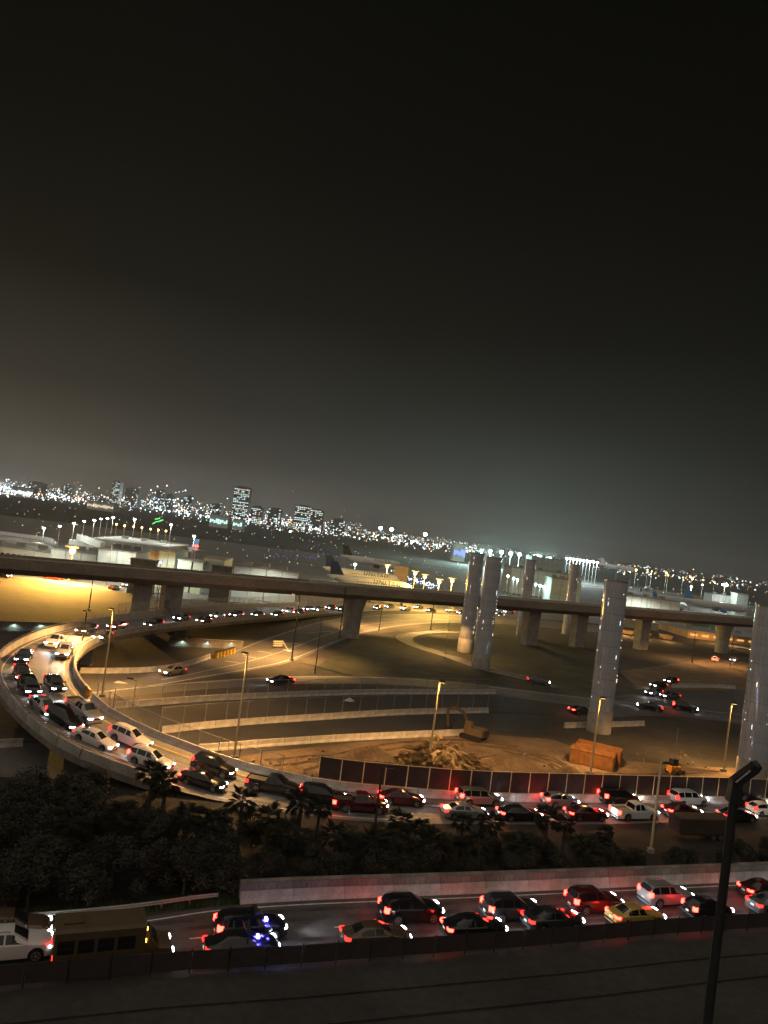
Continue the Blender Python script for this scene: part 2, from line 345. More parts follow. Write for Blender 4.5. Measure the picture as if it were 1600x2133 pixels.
# sodium lit exit road with hatching
s_l = crom(pl([(120, 1404), (250, 1404), (345, 1398), (420, 1377), (490, 1354), (560, 1327), (690, 1290), (850, 1279), (1050, 1285), (1250, 1304)]), 8)
s_r = crom(pl([(120, 1452), (230, 1441), (330, 1428), (450, 1408), (540, 1393), (620, 1374), (765, 1318), (900, 1299), (1050, 1300), (1250, 1318)]), 8)
exit_road = band('exit_road', s_l, s_r, M['old_asphalt'], 0.012)
mixp = lambda f: [a.lerp(b, f) for a, b in zip(s_l, s_r)]
line('edge_line', mixp(0.93)[8:], 0.18, M['white_line'], exit_road, 0.02)
line('lane_line', mixp(0.62)[16:], 0.14, M['white_line'], exit_road, 0.02)
line('edge_line', mixp(0.06)[30:], 0.14, M['white_line'], exit_road, 0.02)
lane = mixp(0.34)
for k in range(28, 60, 4):
    q = MB(); a = lane[k]; b = mixp(0.58)[k + 2]; d = (b - a).normalized(); n = Vector((-d.y, d.x, 0)) * 0.12
    q.add([p + Vector((0, 0, 0.02)) for p in (a - n, b - n, b + n, a + n)], [(0, 1, 2, 3)]); mk('hatch_mark', q, M['white_line'], exit_road)
def arrow(px, py, tx, ty, size, road):
    a = at(px, py, 0.026); b = at(tx, ty, 0.026); d = (b - a).normalized(); n = Vector((-d.y, d.x, 0)); L = (b - a).length
    q = MB(); q.add([a + n * 0.16, a - n * 0.16, b - d * size - n * 0.16, b - d * size + n * 0.16, b - d * size - n * size * 0.45, b, b - d * size + n * size * 0.45], [(0, 1, 2, 3), (4, 5, 6)])
    mk('turn_arrow', q, M['white_line'], road)
arrow(588, 1333, 602, 1358, 2.6, exit_road); arrow(716, 1300, 712, 1312, 3.0, exit_road); arrow(240, 1420, 268, 1424, 2.0, exit_road)
# cross road and the sunken service lanes
m_l = crom(pl([(150, 1446), (420, 1419), (650, 1408), (900, 1416), (1200, 1450), (1600, 1492), (1900, 1520)]), 8)
m_r = crom(pl([(150, 1462), (420, 1437), (650, 1425), (900, 1432), (1200, 1470), (1600, 1512), (1900, 1540)]), 8)
cross = band('cross_road', m_l, m_r, M['old_asphalt'], 0.018)
line('edge_line', [a.lerp(b, 0.12) for a, b in zip(m_l, m_r)], 0.16, M['white_line'], cross, 0.028)
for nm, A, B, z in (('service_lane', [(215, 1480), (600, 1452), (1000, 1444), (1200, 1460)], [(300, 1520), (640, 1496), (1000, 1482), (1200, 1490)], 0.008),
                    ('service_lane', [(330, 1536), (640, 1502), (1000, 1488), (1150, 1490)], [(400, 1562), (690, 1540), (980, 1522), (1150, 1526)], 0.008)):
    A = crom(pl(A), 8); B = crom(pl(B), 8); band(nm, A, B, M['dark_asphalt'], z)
M['rut'] = mat('rutted_dirt', (0.085, 0.056, 0.034), .95, noise=.5, scale=.6, bump=.6)
# ground covers
sheet('dirt_yard', pl([(440, 1588), (560, 1566), (760, 1545), (980, 1527), (1150, 1540), (1260, 1580), (1420, 1596), (1700, 1606), (1700, 1672), (1300, 1668), (1000, 1664), (760, 1648), (600, 1622)]), M['dirt'], 0.010)
sheet('lawn', pl([(640, 1402), (700, 1362), (775, 1322), (900, 1302), (1050, 1303), (1250, 1340), (1250, 1446), (900, 1412), (760, 1404)]), M['grass'], 0.006)
sheet('side_yard', pl([(-300, 1545), (100, 1548), (170, 1600), (150, 1690), (-300, 1720)]), M['old_asphalt'], 0.008)
sheet('apron', [Vector(p) for p in ((-420, 232, 0), (-150, 232, 0), (-60, 225, 0), (40, 300, 0), (260, 420, 0), (900, 620, 0), (900, 900, 0), (-420, 600, 0))], M['apron'], 0.004)
right_l = crom(pl([(1210, 1478), (1330, 1452), (1440, 1440), (1560, 1438), (1800, 1450)]), 6); right_r = crom(pl([(1210, 1500), (1330, 1492), (1440, 1494), (1560, 1500), (1800, 1516)]), 6)
band('right_street', right_l, right_r, M['asphalt'], 0.026)
sheet('brown_slope', pl([(1290, 1398), (1480, 1372), (1640, 1390), (1640, 1448), (1480, 1438), (1330, 1436)]), M['dirt'], 0.012)
r2 = crom(pl([(1120, 1338), (1040, 1326), (950, 1317), (880, 1318), (843, 1328), (862, 1344), (930, 1366), (1000, 1390), (1110, 1416)]), 10)
band('loop_path', side(r2, 1.9), side(r2, -1.9), M['old_asphalt'], 0.02)
for off in (2.0, -2.2):
    k = MB(); A_ = side(r2, off); B_ = side(r2, off + 0.2); k.strip(lift(A_, .14), lift(B_, .14)); k.strip(lift(A_, 0), lift(A_, .14)); k.strip(lift(B_, .14), lift(B_, 0)); struct('kerb', k, M['conc'])
for tr in ([(560, 1590), (700, 1580), (850, 1600), (1000, 1612), (1200, 1622)], [(620, 1600), (740, 1570), (840, 1552), (960, 1546), (1080, 1560)], [(1050, 1560), (1150, 1590), (1190, 1612), (1330, 1618), (1480, 1616)], [(700, 1608), (860, 1606), (1010, 1584), (1120, 1576), (1180, 1600)]):
    P_ = crom(pl(tr), 12)
    for off in (-.95, .95):
        jit = [p + Vector((rnd.uniform(-.05, .05), rnd.uniform(-.05, .05), 0)) for p in side(P_, off)]; k = MB()
        for i_, w__ in ((-.34, .0), ): pass
        k.strip(lift(side(jit, .30), .018), lift(side(jit, .16), .075)); k.strip(lift(side(jit, .16), .075), lift(side(jit, .10), .014)); k.strip(lift(side(jit, .10), .014), lift(side(jit, -.10), .014)); k.strip(lift(side(jit, -.10), .014), lift(side(jit, -.16), .07)); k.strip(lift(side(jit, -.16), .07), lift(side(jit, -.30), .018)); struct('tyre_track', k, M['rut'])

M['mulch'] = mat('bark_mulch', (0.026, 0.021, 0.016), .95, noise=.5, scale=.8, bump=.8)
bed = [p for p in side(low_far, 0.9) if -60 < p.x < 80]; bed_up = [p for p in r_out[:IX(9)] if p.x < 80]
sheet('planting_bed', bed + bed_up + [Vector((-62, 66, 0))], M['mulch'], 0.011)
# mounds of earth in the yard
def mound(name, c, rx, ry, h, rz, material, seed):
    r_ = random.Random(seed); mb = MB(); nr, na = 7, 22; vs = [(0, 0, h)]; fs = []
    for i in range(1, nr + 1):
        t = i / nr
        for k in range(na):
            a = 2 * PI * k / na; w_ = 1 + 0.16 * math.sin(3 * a + seed) + 0.10 * math.sin(5 * a + 2 * seed)
            vs.append((rx * t * w_ * math.cos(a), ry * t * w_ * math.sin(a), max(-0.02, h * (0.5 + 0.5 * math.cos(PI * t)) + (0.12 * h * r_.uniform(-1, 1) if i < nr else -0.02))))
    for k in range(na): fs.append((0, 1 + k, 1 + (k + 1) % na))
    for i in range(nr - 1):
        for k in range(na):
            a = 1 + i * na + k; b = 1 + i * na + (k + 1) % na; fs.append((a, a + na, b + na, b))
    mb.add(vs, fs); o = mk(name, mb, material, None, 60, c, rz); return o
for c, rx, ry, h, rz, lb in (((770, 1578), 5.5, 2.2, 1.3, 0.4, 'low brown earth mound beside the heap of cut palm fronds'), ((1060, 1590), 6.0, 2.6, 1.1, 0.3, 'wide earth mound between the fronds and the orange containers'),
                             ((1185, 1606), 3.0, 1.2, 0.7, 0.5, 'small earth ridge in front of the orange containers')):
    tag(mound('earth_mound', at(*c), rx, ry, h, rz, M['dirt'], int(c[0])), lb, 'mound', 'earth mounds in the dirt yard')

# ------------------------------------------------------------------ barriers
BL = 3.8
jm = MB(); prof = [(-0.30, 0), (0.30, 0), (0.28, 0.10), (0.14, 0.34), (0.09, 0.84), (-0.09, 0.84), (-0.14, 0.34), (-0.28, 0.10)]
jm.loft([[(x, y, z) for y, z in prof] for x in (0.03, BL - 0.03)]); kr_me = jm.mesh('barrier_block', M['barrier'])
for y in (-0.31, 0.31):                    # lifting slots and drain feet
    pass
def barrier(label, P, material=None, name='concrete_barrier', step=BL, mesh=None, group='concrete road barriers'):
    Q = march(P, step); t = thing(name, label, 'barrier', Q[0], 0, group); b = t.location.copy()
    for a, c in zip(Q[:-1], Q[1:]):
        o = place_between(link('barrier_block', mesh or kr_me, t), a + Vector((0, 0, 0.012)), c + Vector((0, 0, 0.012)), b)
        if material: paint(o, material)
    return t
inner_off = [a + (a - b).normalized() * 0.45 for a, b in zip(r_in, r_out)]
barrier('row of pale concrete barrier blocks along the inside of the loop and upper road', inner_off[IX(0) + 3:IX(9) + 7][::-1])
op = MB(); op.loft([[(x, y * 0.9, z * 1.05) for y, z in prof] for x in (0.05, 0.4, 1.0, 1.6, 1.95)]); orange_me = op.mesh('barrier_block', M['orange_plastic'])
barrier('orange plastic barrier blocks at the start of the pale barrier row', inner_off[IX(9) + 7:IX(10) + 2][::-1], None, 'plastic_barrier', 2.0, orange_me)
barrier('pale barrier row nearest the cross road, no fence on it', crom(pl([(235, 1476), (420, 1461), (600, 1452), (800, 1446), (1040, 1446)])))
barrier('long pale barrier row with wire fence, middle of the three rows', crom(pl([(335, 1527), (480, 1512), (650, 1500), (850, 1488), (1050, 1484)])))
barrier('tan lit barrier row bordering the dirt yard, nearest of the three rows', crom(pl([(412, 1566), (560, 1554), (700, 1544), (850, 1536), (985, 1530)])))
barrier('short barrier row behind the pylon with a concrete drum base', crom(pl([(1175, 1516), (1300, 1513), (1370, 1510)])))
barrier('pale greenish barrier row on the yard under the loop bridge', crom(pl([(-120, 1566), (0, 1557), (104, 1550)])))
barrier('pale barrier row along the left edge of the exit road', crom(pl([(166, 1402), (260, 1402), (340, 1397), (400, 1384), (440, 1370)])))
barrier('low pale barrier row beside the brown slope between two pylons', crom(pl([(1400, 1432), (1480, 1432), (1550, 1436)])))
# yellow crash barrels at the exit road
for i, (px, py) in enumerate(((450, 1371), (457, 1369), (464, 1368), (471, 1365), (478, 1363), (485, 1361))):
    q = MB(); q.loft([[(r * math.cos(2 * PI * k / 14), r * math.sin(2 * PI * k / 14), z) for k in range(14)] for z, r in ((0, 0.46), (0.3, 0.48), (0.34, 0.44), (0.8, 0.47), (0.84, 0.43), (1.15, 0.45))])
    c = tag(thing('crash_barrel', 'yellow crash barrel, number %s of six from the barrier end' % ('one', 'two', 'three', 'four', 'five', 'six')[i], 'crash barrel', at(px, py), 0, 'yellow crash barrels'), 'yellow crash barrel, %s of six counted from the barrier end' % ('first', 'second', 'third', 'fourth', 'fifth', 'last')[i], 'crash barrel', 'yellow crash barrels')
    mk('drum', q, M['yellow_plastic'], c, 35)
    l = MB(); l.loft([[(r * math.cos(2 * PI * k / 14), r * math.sin(2 * PI * k / 14), z) for k in range(14)] for z, r in ((1.152, 0.47), (1.22, 0.45), (1.25, 0.2))]); mk('lid', l, M['trim'], c, 35)

# ------------------------------------------------------------------ fences
def alpha_mesh_mat():
    m = bpy.data.materials.new('chain_link'); m.use_nodes = True; t = m.node_tree; b = t.nodes['Principled BSDF']
    b.inputs['Base Color'].default_value = (0.35, 0.33, 0.30, 1); b.inputs['Metallic'].default_value = 0.4; b.inputs['Roughness'].default_value = 0.5
    tr = t.nodes.new('ShaderNodeBsdfTransparent'); mx = t.nodes.new('ShaderNodeMixShader'); mx.inputs[0].default_value = 0.10
    t.links.new(tr.outputs[0], mx.inputs[1]); t.links.new(b.outputs[0], mx.inputs[2]); t.links.new(mx.outputs[0], t.nodes['Material Output'].inputs['Surface'])
    m.cycles.emission_sampling = 'NONE'; return m
M['link'] = alpha_mesh_mat()
def fence(label, P, h, z0, step, panel_mat, post_mat, name, group, post_h=None, thick=0.03):
    Q = march(P, step); t = thing(name, label, 'fence', Q[0], 0, group); b = t.location.copy()
    p = MB(); p.tube([(0, 0, 0), (0, 0, z0 + (post_h or h) + 0.05)], 0.045, 6); pme = p.mesh('fence_post', post_mat)
    r = MB(); r.tube([(0, 0, 0), (step, 0, 0)], 0.030, 6); rme = r.mesh('top_rail', post_mat)
    s = MB(); s.box((step / 2, 0, h / 2), (step - 0.14, thick, h - 0.08)); sme = s.mesh('fence_panel', panel_mat)
    for q in Q: link('fence_post', pme, t, q - b)
    for a, c in zip(Q[:-1], Q[1:]):
        place_between(link('top_rail', rme, t), a + Vector((0, 0, z0 + h)), c + Vector((0, 0, z0 + h)), b)
        place_between(link('fence_panel', sme, t), a + Vector((0, 0, z0)), c + Vector((0, 0, z0)), b)
    return t
fo = [a + (a - b).normalized() * 1.0 for a, b in zip(r_in, r_out)]
fence('dark screen fence of brown fabric panels behind the upper road barrier', fo[2:IX(5) + 1][::-1], 2.3, 0.75, 2.4, M['screen'], M['pole'], 'screen_fence', None)
fence('see-through wire fence along the inside of the loop down to the screens', fo[IX(5) + 2:IX(9) + 5][::-1], 2.2, 0.2, 2.6, M['link'], M['steel'], 'wire_fence', 'chain link fences', thick=0.01)
fence('wire fence standing over the middle pale barrier row', crom(pl([(332, 1521), (480, 1506), (650, 1494), (850, 1484), (1050, 1480)])), 2.4, 0.4, 3.2, M['link'], M['steel'], 'wire_fence', 'chain link fences', thick=0.01)
fence('wire fence standing over the barrier row nearest the cross road', crom(pl([(236, 1471), (420, 1456), (600, 1447), (800, 1441), (1040, 1441)])), 2.0, 0.4, 3.6, M['link'], M['steel'], 'wire_fence', 'chain link fences', thick=0.01)
fence('wire fence on top of the outer parapet on the far stretch of the ramp', [b + (b - a).normalized() * 0.5 + Vector((0, 0, 0.5)) for a, b in zip(r_in, r_out)][IX(15) - 3:IX(18)], 2.0, 0.4, 3.0, M['link'], M['steel'], 'wire_fence', 'chain link fences', thick=0.01)
fence('dark low screen fence between the hotel forecourt and the lower road', side(low_near, -0.5), 1.15, 0.22, 2.3, M['screen'], M['dark_steel'], 'road_screen', None, 1.25)

# retaining wall on the far side of the lower road
wl = [p for p in low_far if p.x > at(478, 1885).x]; wl = side(wl, 0.45)
wall = thing('retaining_wall', 'stained concrete retaining wall along the far side of the lower road', 'wall', wl[0]); wb = wall.location.copy()
WS = 4.0; Q = march(wl, WS)
wm = MB(); wm.loft([[(x, -0.02, 0), (x, 0.5, 0), (x, 0.5, 1.25), (x, 0.10, 1.25)] for x in (0.015, WS - 0.015)]); wme = wm.mesh('wall_panel', M['wall_conc'])
cm = MB(); cm.box((WS / 2, 0.3, 1.30), (WS - 0.02, 0.5, 0.10)); cme = cm.mesh('coping', M['conc_dark'])
bm_ = MB(); bm_.loft([[(x, -0.42, 0), (x, -0.06, 0), (x, -0.06, 0.78), (x, -0.2, 0.78), (x, -0.26, 0.32)] for x in (0.02, WS - 0.02)]); bme = bm_.mesh('wall_kerb', M['barrier'])
for a, c in zip(Q[:-1], Q[1:]):
    place_between(link('wall_panel', wme, wall), a, c, wb); place_between(link('coping', cme, wall), a, c, wb); place_between(link('wall_kerb', bme, wall), a, c, wb)
# metal guardrail further left
gl = [p for p in side(low_far, 0.5) if at(-60, 1946).x < p.x < at(478, 1885).x]
gr = thing('guardrail', 'grey metal guardrail on posts left of the retaining wall', 'guardrail', gl[0]); gb = gr.location.copy(); Q = march(gl, 2.0)
w_ = MB(); w_.loft([[(x, 0, 0.45), (x, -0.05, 0.50), (x, 0, 0.58), (x, -0.05, 0.66), (x, 0, 0.74), (x, 0.03, 0.74), (x, 0.03, 0.45)] for x in (0.01, 1.99)]); wme = w_.mesh('rail_beam', M['steel'])
p_ = MB(); p_.box((0, 0.1, 0.36), (0.12, 0.14, 0.76)); pme = p_.mesh('rail_post', M['conc_dark'])
for a, c in zip(Q[:-1], Q[1:]): place_between(link('rail_beam', wme, gr), a, c, gb); place_between(link('rail_post', pme, gr), a, c, gb)

# ------------------------------------------------------------------ elevated guideway
ga, gb_ = at(0, 1197, 10.0), at(1560, 1308, 10.0); gd = (gb_ - ga); gd.z = 0; GL = gd.length; gd.normalize(); gn = Vector((-gd.y, gd.x, 0))
ga = ga - gd * 60; ga.z = 0; GL += 150; grz = math.atan2(gd.y, gd.x)
M['guideway'] = mat('guideway_concrete', (0.35, 0.295, 0.235), .8, noise=.25, scale=.25, bump=.2, stretch=(.4, 1, 1))
gw = thing('elevated_guideway', 'long elevated concrete guideway deck crossing the whole picture on piers', 'bridge', ga, grz)
q = MB(); q.loft([[(x, 0.0, 11.2), (x, 1.6, 10.0), (x, 7.4, 10.0), (x, 9.0, 11.2), (x, 9.0, 12.75), (x, 0.0, 12.75)] for x in (-2.0, GL)]); mk('deck_girder', q, M['guideway'], gw)
q = MB(); q.box((3.0, 0.14, 13.0), (5.96, 0.24, 0.50)); pa_me = q.mesh('parapet_panel', M['guideway'])
q = MB(); q.box((0, 0, 0.36), (0.09, 0.09, 0.72)); gp_me = q.mesh('rail_post', M['steel'])
q = MB(); q.tube([(0, 0, 0), (5.98, 0, 0)], 0.13, 6); gr_me = q.mesh('handrail', M['white_line'])
for i in range(int(GL / 6)):
    link('parapet_panel', pa_me, gw, (i * 6.0, 0, 0)); link('parapet_panel', pa_me, gw, (i * 6.0, 8.72, 0))
    if i * 6 > 125:
        for k in (0, 3): link('rail_post', gp_me, gw, (i * 6.0 + k, 0.14, 13.25))
        link('handrail', gr_me, gw, (i * 6.0, 0.14, 13.95)); link('handrail', gr_me, gw, (i * 6.0, 0.14, 13.6))
def along(px, py):                         # where a place in the picture falls along the deck
    p = at(px, py, 10.0) - ga; p.z = 0; return p.dot(gd)
for px, py, kind in ((755, 1250, 'round'), (345, 1222, 'wide'), (1090, 1268, 'plain'), (1183, 1274, 'plain'), (1522, 1304, 'round'), (-60, 1192, 'round'), (1335, 1288, 'plain')):
    x = along(px, py); q = MB()
    if kind == 'round':
        q.loft([[(x + rx * math.cos(2 * PI * k / 20), 4.5 + ry * math.sin(2 * PI * k / 20), z) for k in range(20)] for z, rx, ry in ((-0.2, 2.2, 2.2), (4.0, 2.25, 2.25), (7.5, 2.5, 2.6), (10.05, 3.1, 3.4))]); mk('pier', q, M['conc'], gw, 40)
    elif kind == 'wide':
        q.box((x - 3.4, 4.5, 4.95), (3.2, 3.0, 10.3)); mk('pier', q, M['conc'], gw)
        q = MB(); q.box((x + 3.0, 4.5, 4.95), (3.6, 3.4, 10.3), top=1.12); mk('pier', q, M['conc'], gw)
        for k in range(3):
            q = MB(); q.box((x - 0.4, 2.9, 1.6 + 3.2 * k), (2.6, 0.2, 0.18)); mk('stair_rail', q, M['steel'], gw)
        q = MB(); q.box((x - 0.4, 2.9, 5.0), (0.16, 0.16, 9.8)); mk('stair_post', q, M['steel'], gw)
    else:
        q.box((x, 4.5, 4.95), (4.2, 2.6, 10.3), top=1.1); mk('pier', q, M['conc'], gw)
# ------------------------------------------------------------------ pylons
def ringpts(r, z, n, x=0.0, y=0.0): return [(x + r * math.cos(2 * PI * k / n), y + r * math.sin(2 * PI * k / n), z) for k in range(n)]
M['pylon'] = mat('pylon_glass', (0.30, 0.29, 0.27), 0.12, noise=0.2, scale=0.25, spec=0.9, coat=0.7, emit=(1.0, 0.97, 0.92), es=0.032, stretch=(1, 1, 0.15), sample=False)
M['pylon_frame'] = mat('pylon_frame', (0.50, 0.48, 0.45), 0.25, metal=0.7)
def pylon(px, py, h, r, label):
    p = at(px, py); p = p + Vector((p.x, p.y, 0)).normalized() * r * 0.8
    t = thing('light_pylon', label, 'pylon', p, 0, 'tall round light pylons')
    q = MB(); q.loft([ringpts(r * 1.02, z, 40) for z in (-0.2, 3.4)] + [ringpts(r * 0.98, 3.5, 40)]); mk('concrete_base', q, M['conc'], t, 40)
    rows = int((h - 3.5) / 2.4); hh = (h - 3.5) / rows
    n = 20; a0 = 2 * PI / n
    g = MB(); rr = r * 0.985
    for s in (0,):
        c0, s0, c1, s1 = math.cos(-a0 / 2 * 0.988), math.sin(-a0 / 2 * 0.988), math.cos(a0 / 2 * 0.988), math.sin(a0 / 2 * 0.988)
        ri = rr - 0.05
        g.add([(rr * c0, rr * s0, 0.03), (rr, 0, 0.03), (rr * c1, rr * s1, 0.03), (rr * c0, rr * s0, hh - 0.03), (rr, 0, hh - 0.03), (rr * c1, rr * s1, hh - 0.03), (ri * c0, ri * s0, 0.03), (ri * c1, ri * s1, 0.03), (ri * c0, ri * s0, hh - 0.03), (ri * c1, ri * s1, hh - 0.03)],
              [(0, 1, 4, 3), (1, 2, 5, 4), (6, 0, 3, 8), (2, 7, 9, 5), (3, 4, 5, 9, 8), (1, 0, 6, 7, 2)])
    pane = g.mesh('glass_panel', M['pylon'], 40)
    facing = math.atan2(-p.y, -p.x)
    for i in range(rows):
        for k in range(n):
            a = k * a0
            if math.cos(a - facing) < -0.35: continue          # the far side cannot be seen from the hotel
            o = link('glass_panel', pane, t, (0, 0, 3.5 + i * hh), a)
    c = MB(); c.loft([ringpts(r * 0.955, 3.4, 32), ringpts(r * 0.955, h - 0.05, 32)]); mk('inner_shaft', c, M['pylon_frame'], t, 40)
    c = MB(); c.loft([ringpts(r * 1.0, h - 0.12, 40), ringpts(r * 1.0, h + 0.1, 40), ringpts(r * 0.9, h + 0.12, 40)]); mk('top_ring', c, M['pylon_frame'], t, 40)
    r_ = random.Random(int(px)); sq = MB()          # glowing bits up the joints stand in for reflected glints
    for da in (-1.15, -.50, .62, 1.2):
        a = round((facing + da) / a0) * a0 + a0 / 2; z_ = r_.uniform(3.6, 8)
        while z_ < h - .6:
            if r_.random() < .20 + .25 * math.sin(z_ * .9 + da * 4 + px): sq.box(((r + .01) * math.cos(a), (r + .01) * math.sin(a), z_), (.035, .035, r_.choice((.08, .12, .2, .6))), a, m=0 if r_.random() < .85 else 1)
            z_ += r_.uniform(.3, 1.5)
    stuff(mk('glint_bits', sq, [M['glint_glow'], M['glint_glow_warm']], t))
    return t
M['glint_glow'] = mat('glint_glow', (.8, .8, .8), .3, emit=(.92, .96, 1.0), es=2.6, sample=False); M['glint_glow_warm'] = mat('glint_glow_warm', (.8, .8, .8), .3, emit=(1.0, .75, .5), es=4.0, sample=False)
pylon(1000, 1394, 25.0, 1.95, 'tall glass pylon standing on the dark lawn, front one of the close pair')
pylon(968, 1360, 25.2, 1.95, 'tall glass pylon half hidden behind its close twin on the lawn')
pylon(1246, 1528, 24.6, 1.9, 'tall glass pylon rising behind the two orange containers')
pylon(1562, 1640, 24.4, 1.95, 'broad glass pylon at the right edge beside the floodlight mast')
pylon(1086, 1326, 24.6, 1.75, 'far slim pylon standing beyond the guideway, between two nearer pylons')
pylon(1180, 1322, 24.6, 1.75, 'far slim pylon beyond the guideway, just left of the container pylon')

# ------------------------------------------------------------------ street lamps
def street_lamp(px, py, h, label, color=SODIUM, power=0.0, arm=1.0, ang=0.0, r=0.135, base_z=0.0, pole_mat='pole', head=True, group='street lamps', spot=150, name='street_lamp', lens='l_sodium'):
    p = at(px, py, base_z) if not isinstance(px, Vector) else px
    t = thing(name, label, 'street lamp', p, ang, group)
    q = MB(); q.tube([(0, 0, 0), (0, 0, h * 0.5), (0, 0, h)], [r, r * 0.85, r * 0.65], 10); mk('pole', q, M[pole_mat], t, 40)
    q = MB(); q.box((0, 0, 0.2), (r * 4.2, r * 4.2, 0.4)); mk('foot', q, M['conc'], t)
    if head:
        q = MB(); q.tube([(0, 0, h - 0.15), (arm, 0, h + 0.05)], 0.045, 6); mk('arm', q, M['dark_steel'], t)
        q = MB(); q.box((arm + 0.32, 0, h + 0.07), (0.75, 0.36, 0.2), top=0.85); hd = mk('lamp_head', q, M['dark_steel'], t)
        q = MB(); q.box((arm + 0.32, 0, h - 0.045), (0.55, 0.26, 0.03)); mk('lens', q, M[lens] if power else M['plate'], hd)
        if power: lamp('SPOT', t, (arm + 0.32, 0, h - 0.12), power, color, (0, 0, -1), spot, 0.35, 0.16)
    return t
PW = 20000
street_lamp(487, 1582, 12.0, 'yellow lit tall lamp post nearest the loop, beside the barrier bend', power=PW, arm=0.12, ang=2.6)
street_lamp(893, 1592, 10.2, 'yellow lit lamp post standing at the heap of cut fronds', power=PW * .6, arm=0.12, ang=0.2)
street_lamp(1230, 1614, 10.0, 'yellow lit lamp post in front of the orange containers', power=PW * 0.5, arm=0.12, ang=0.2)
street_lamp(1507, 1608, 9.8, 'yellow lit lamp post just left of the rightmost pylon', power=PW * 0.7, arm=0.12, ang=0.2)
street_lamp(212, 1452, 12.2, 'tall lamp post with yellow top inside the bend of the loop', power=PW * 1.2, arm=0.15, ang=2.9)
street_lamp(163, 1404, 9.5, 'dark lamp post at the inner parapet of the loop', power=PW * 0.6, arm=0.8, ang=2.2, pole_mat='dark_steel')
street_lamp(607, 1376, 13.0, 'dark thin lamp post beside the white arrow on the exit road', power=PW * 2.4, spot=124, arm=1.4, ang=2.6, pole_mat='dark_steel')
street_lamp(706, 1334, 13.0, 'dark lamp post just left of the round guideway pier', power=PW * 2.4, spot=124, arm=1.4, ang=2.4, pole_mat='dark_steel')
street_lamp(790, 1312, 9.0, 'short dark lamp post just right of the round guideway pier', power=PW * 1.2, spot=128, arm=1.2, ang=2.4, pole_mat='dark_steel')
street_lamp(897, 1312, 11.5, 'dark lamp post at the exit road left of the pylon pair', power=PW * 2.4, spot=124, arm=1.4, ang=2.2, pole_mat='dark_steel')
street_lamp(656, 1402, 10.0, 'thin dark post on the lawn beside the cross road', power=0, arm=1.0, ang=2.0, pole_mat='dark_steel', r=0.08)
street_lamp(928, 1362, 9.0, 'thin dark post standing on the lawn by the pale loop path', power=PW * 0.5, arm=0.8, ang=1.5, pole_mat='steel', r=0.08)
street_lamp(770, 1806, 8.4, 'dark lamp post rising out of the shrubs below the screen fence', power=0, arm=0.3, ang=0.0, pole_mat='dark_steel')
street_lamp(1355, 1776, 8.8, 'dark lamp post in front of the white pickup, at the end of the shrubs', power=0, arm=0.3, ang=0.0, pole_mat='pole')
street_lamp(276, 1478, 4.0, 'small curved lamp post between barrier rows inside the loop', power=0, arm=-1.2, ang=0.0, pole_mat='steel', r=0.07)
street_lamp(1278, 1447, 4.2, 'small post with a red beacon on the street behind the container pylon', power=0, arm=0.1, ang=0.0, pole_mat='dark_steel', r=0.07)
street_lamp(1402, 1606, 6.0, 'thin bare post next to the small orange machine', power=0, head=False, pole_mat='steel', r=0.09)
street_lamp(354, 1285, 9.8, 'thin lamp post on the far parapet in front of the guideway stair pier', power=PW * 0.8, arm=0.7, ang=-1.8, pole_mat='steel', base_z=3.2, r=0.09)

# near mast with a tilted floodlight head
mp = atd(1478, 2133, 24.0); mt = atd(1535, 1640, 24.0)
t = thing('floodlight_mast', 'dark near mast with a tilted floodlight on top, in front of the upper road', 'mast', (mt.x - 0.05, 24.0, 0.0))
q = MB(); q.tube([(0, 0, 0), (0, 0, 12), (0, 0, mt.z)], [0.15, 0.145, 0.14], 14); mk('pole', q, M['dark_steel'], t, 40)
q = MB(); q.box((0, 0, 0.3), (1.2, 1.2, 0.6)); mk('foot', q, M['conc'], t)
Rm = Matrix.Rotation(-0.75, 3, 'Y'); Rq = Matrix.Rotation(0.0, 3, 'Z')
q = MB(); q.box((0, 0, mt.z - 0.1), (0.40, 0.36, 0.7), top=0.75); mk('bracket', q, M['dark_steel'], t)
q = MB(); q.box((0.22, -0.05, mt.z + 0.42), (0.80, 0.30, 0.28), M=Rm); mk('floodlight_head', q, M['dark_steel'], t)
q = MB(); q.tube([(0.5, -0.05, mt.z + 0.70), (0.62, -0.05, mt.z + 0.80)], [0.20, 0.15], 12); mk('lens', q, M['trim'], t)
q = MB(); q.tube([(-0.1, -0.2, mt.z + 0.2), (0.3, -0.22, mt.z + 0.62)], 0.03, 6); mk('stay', q, M['steel'], t)

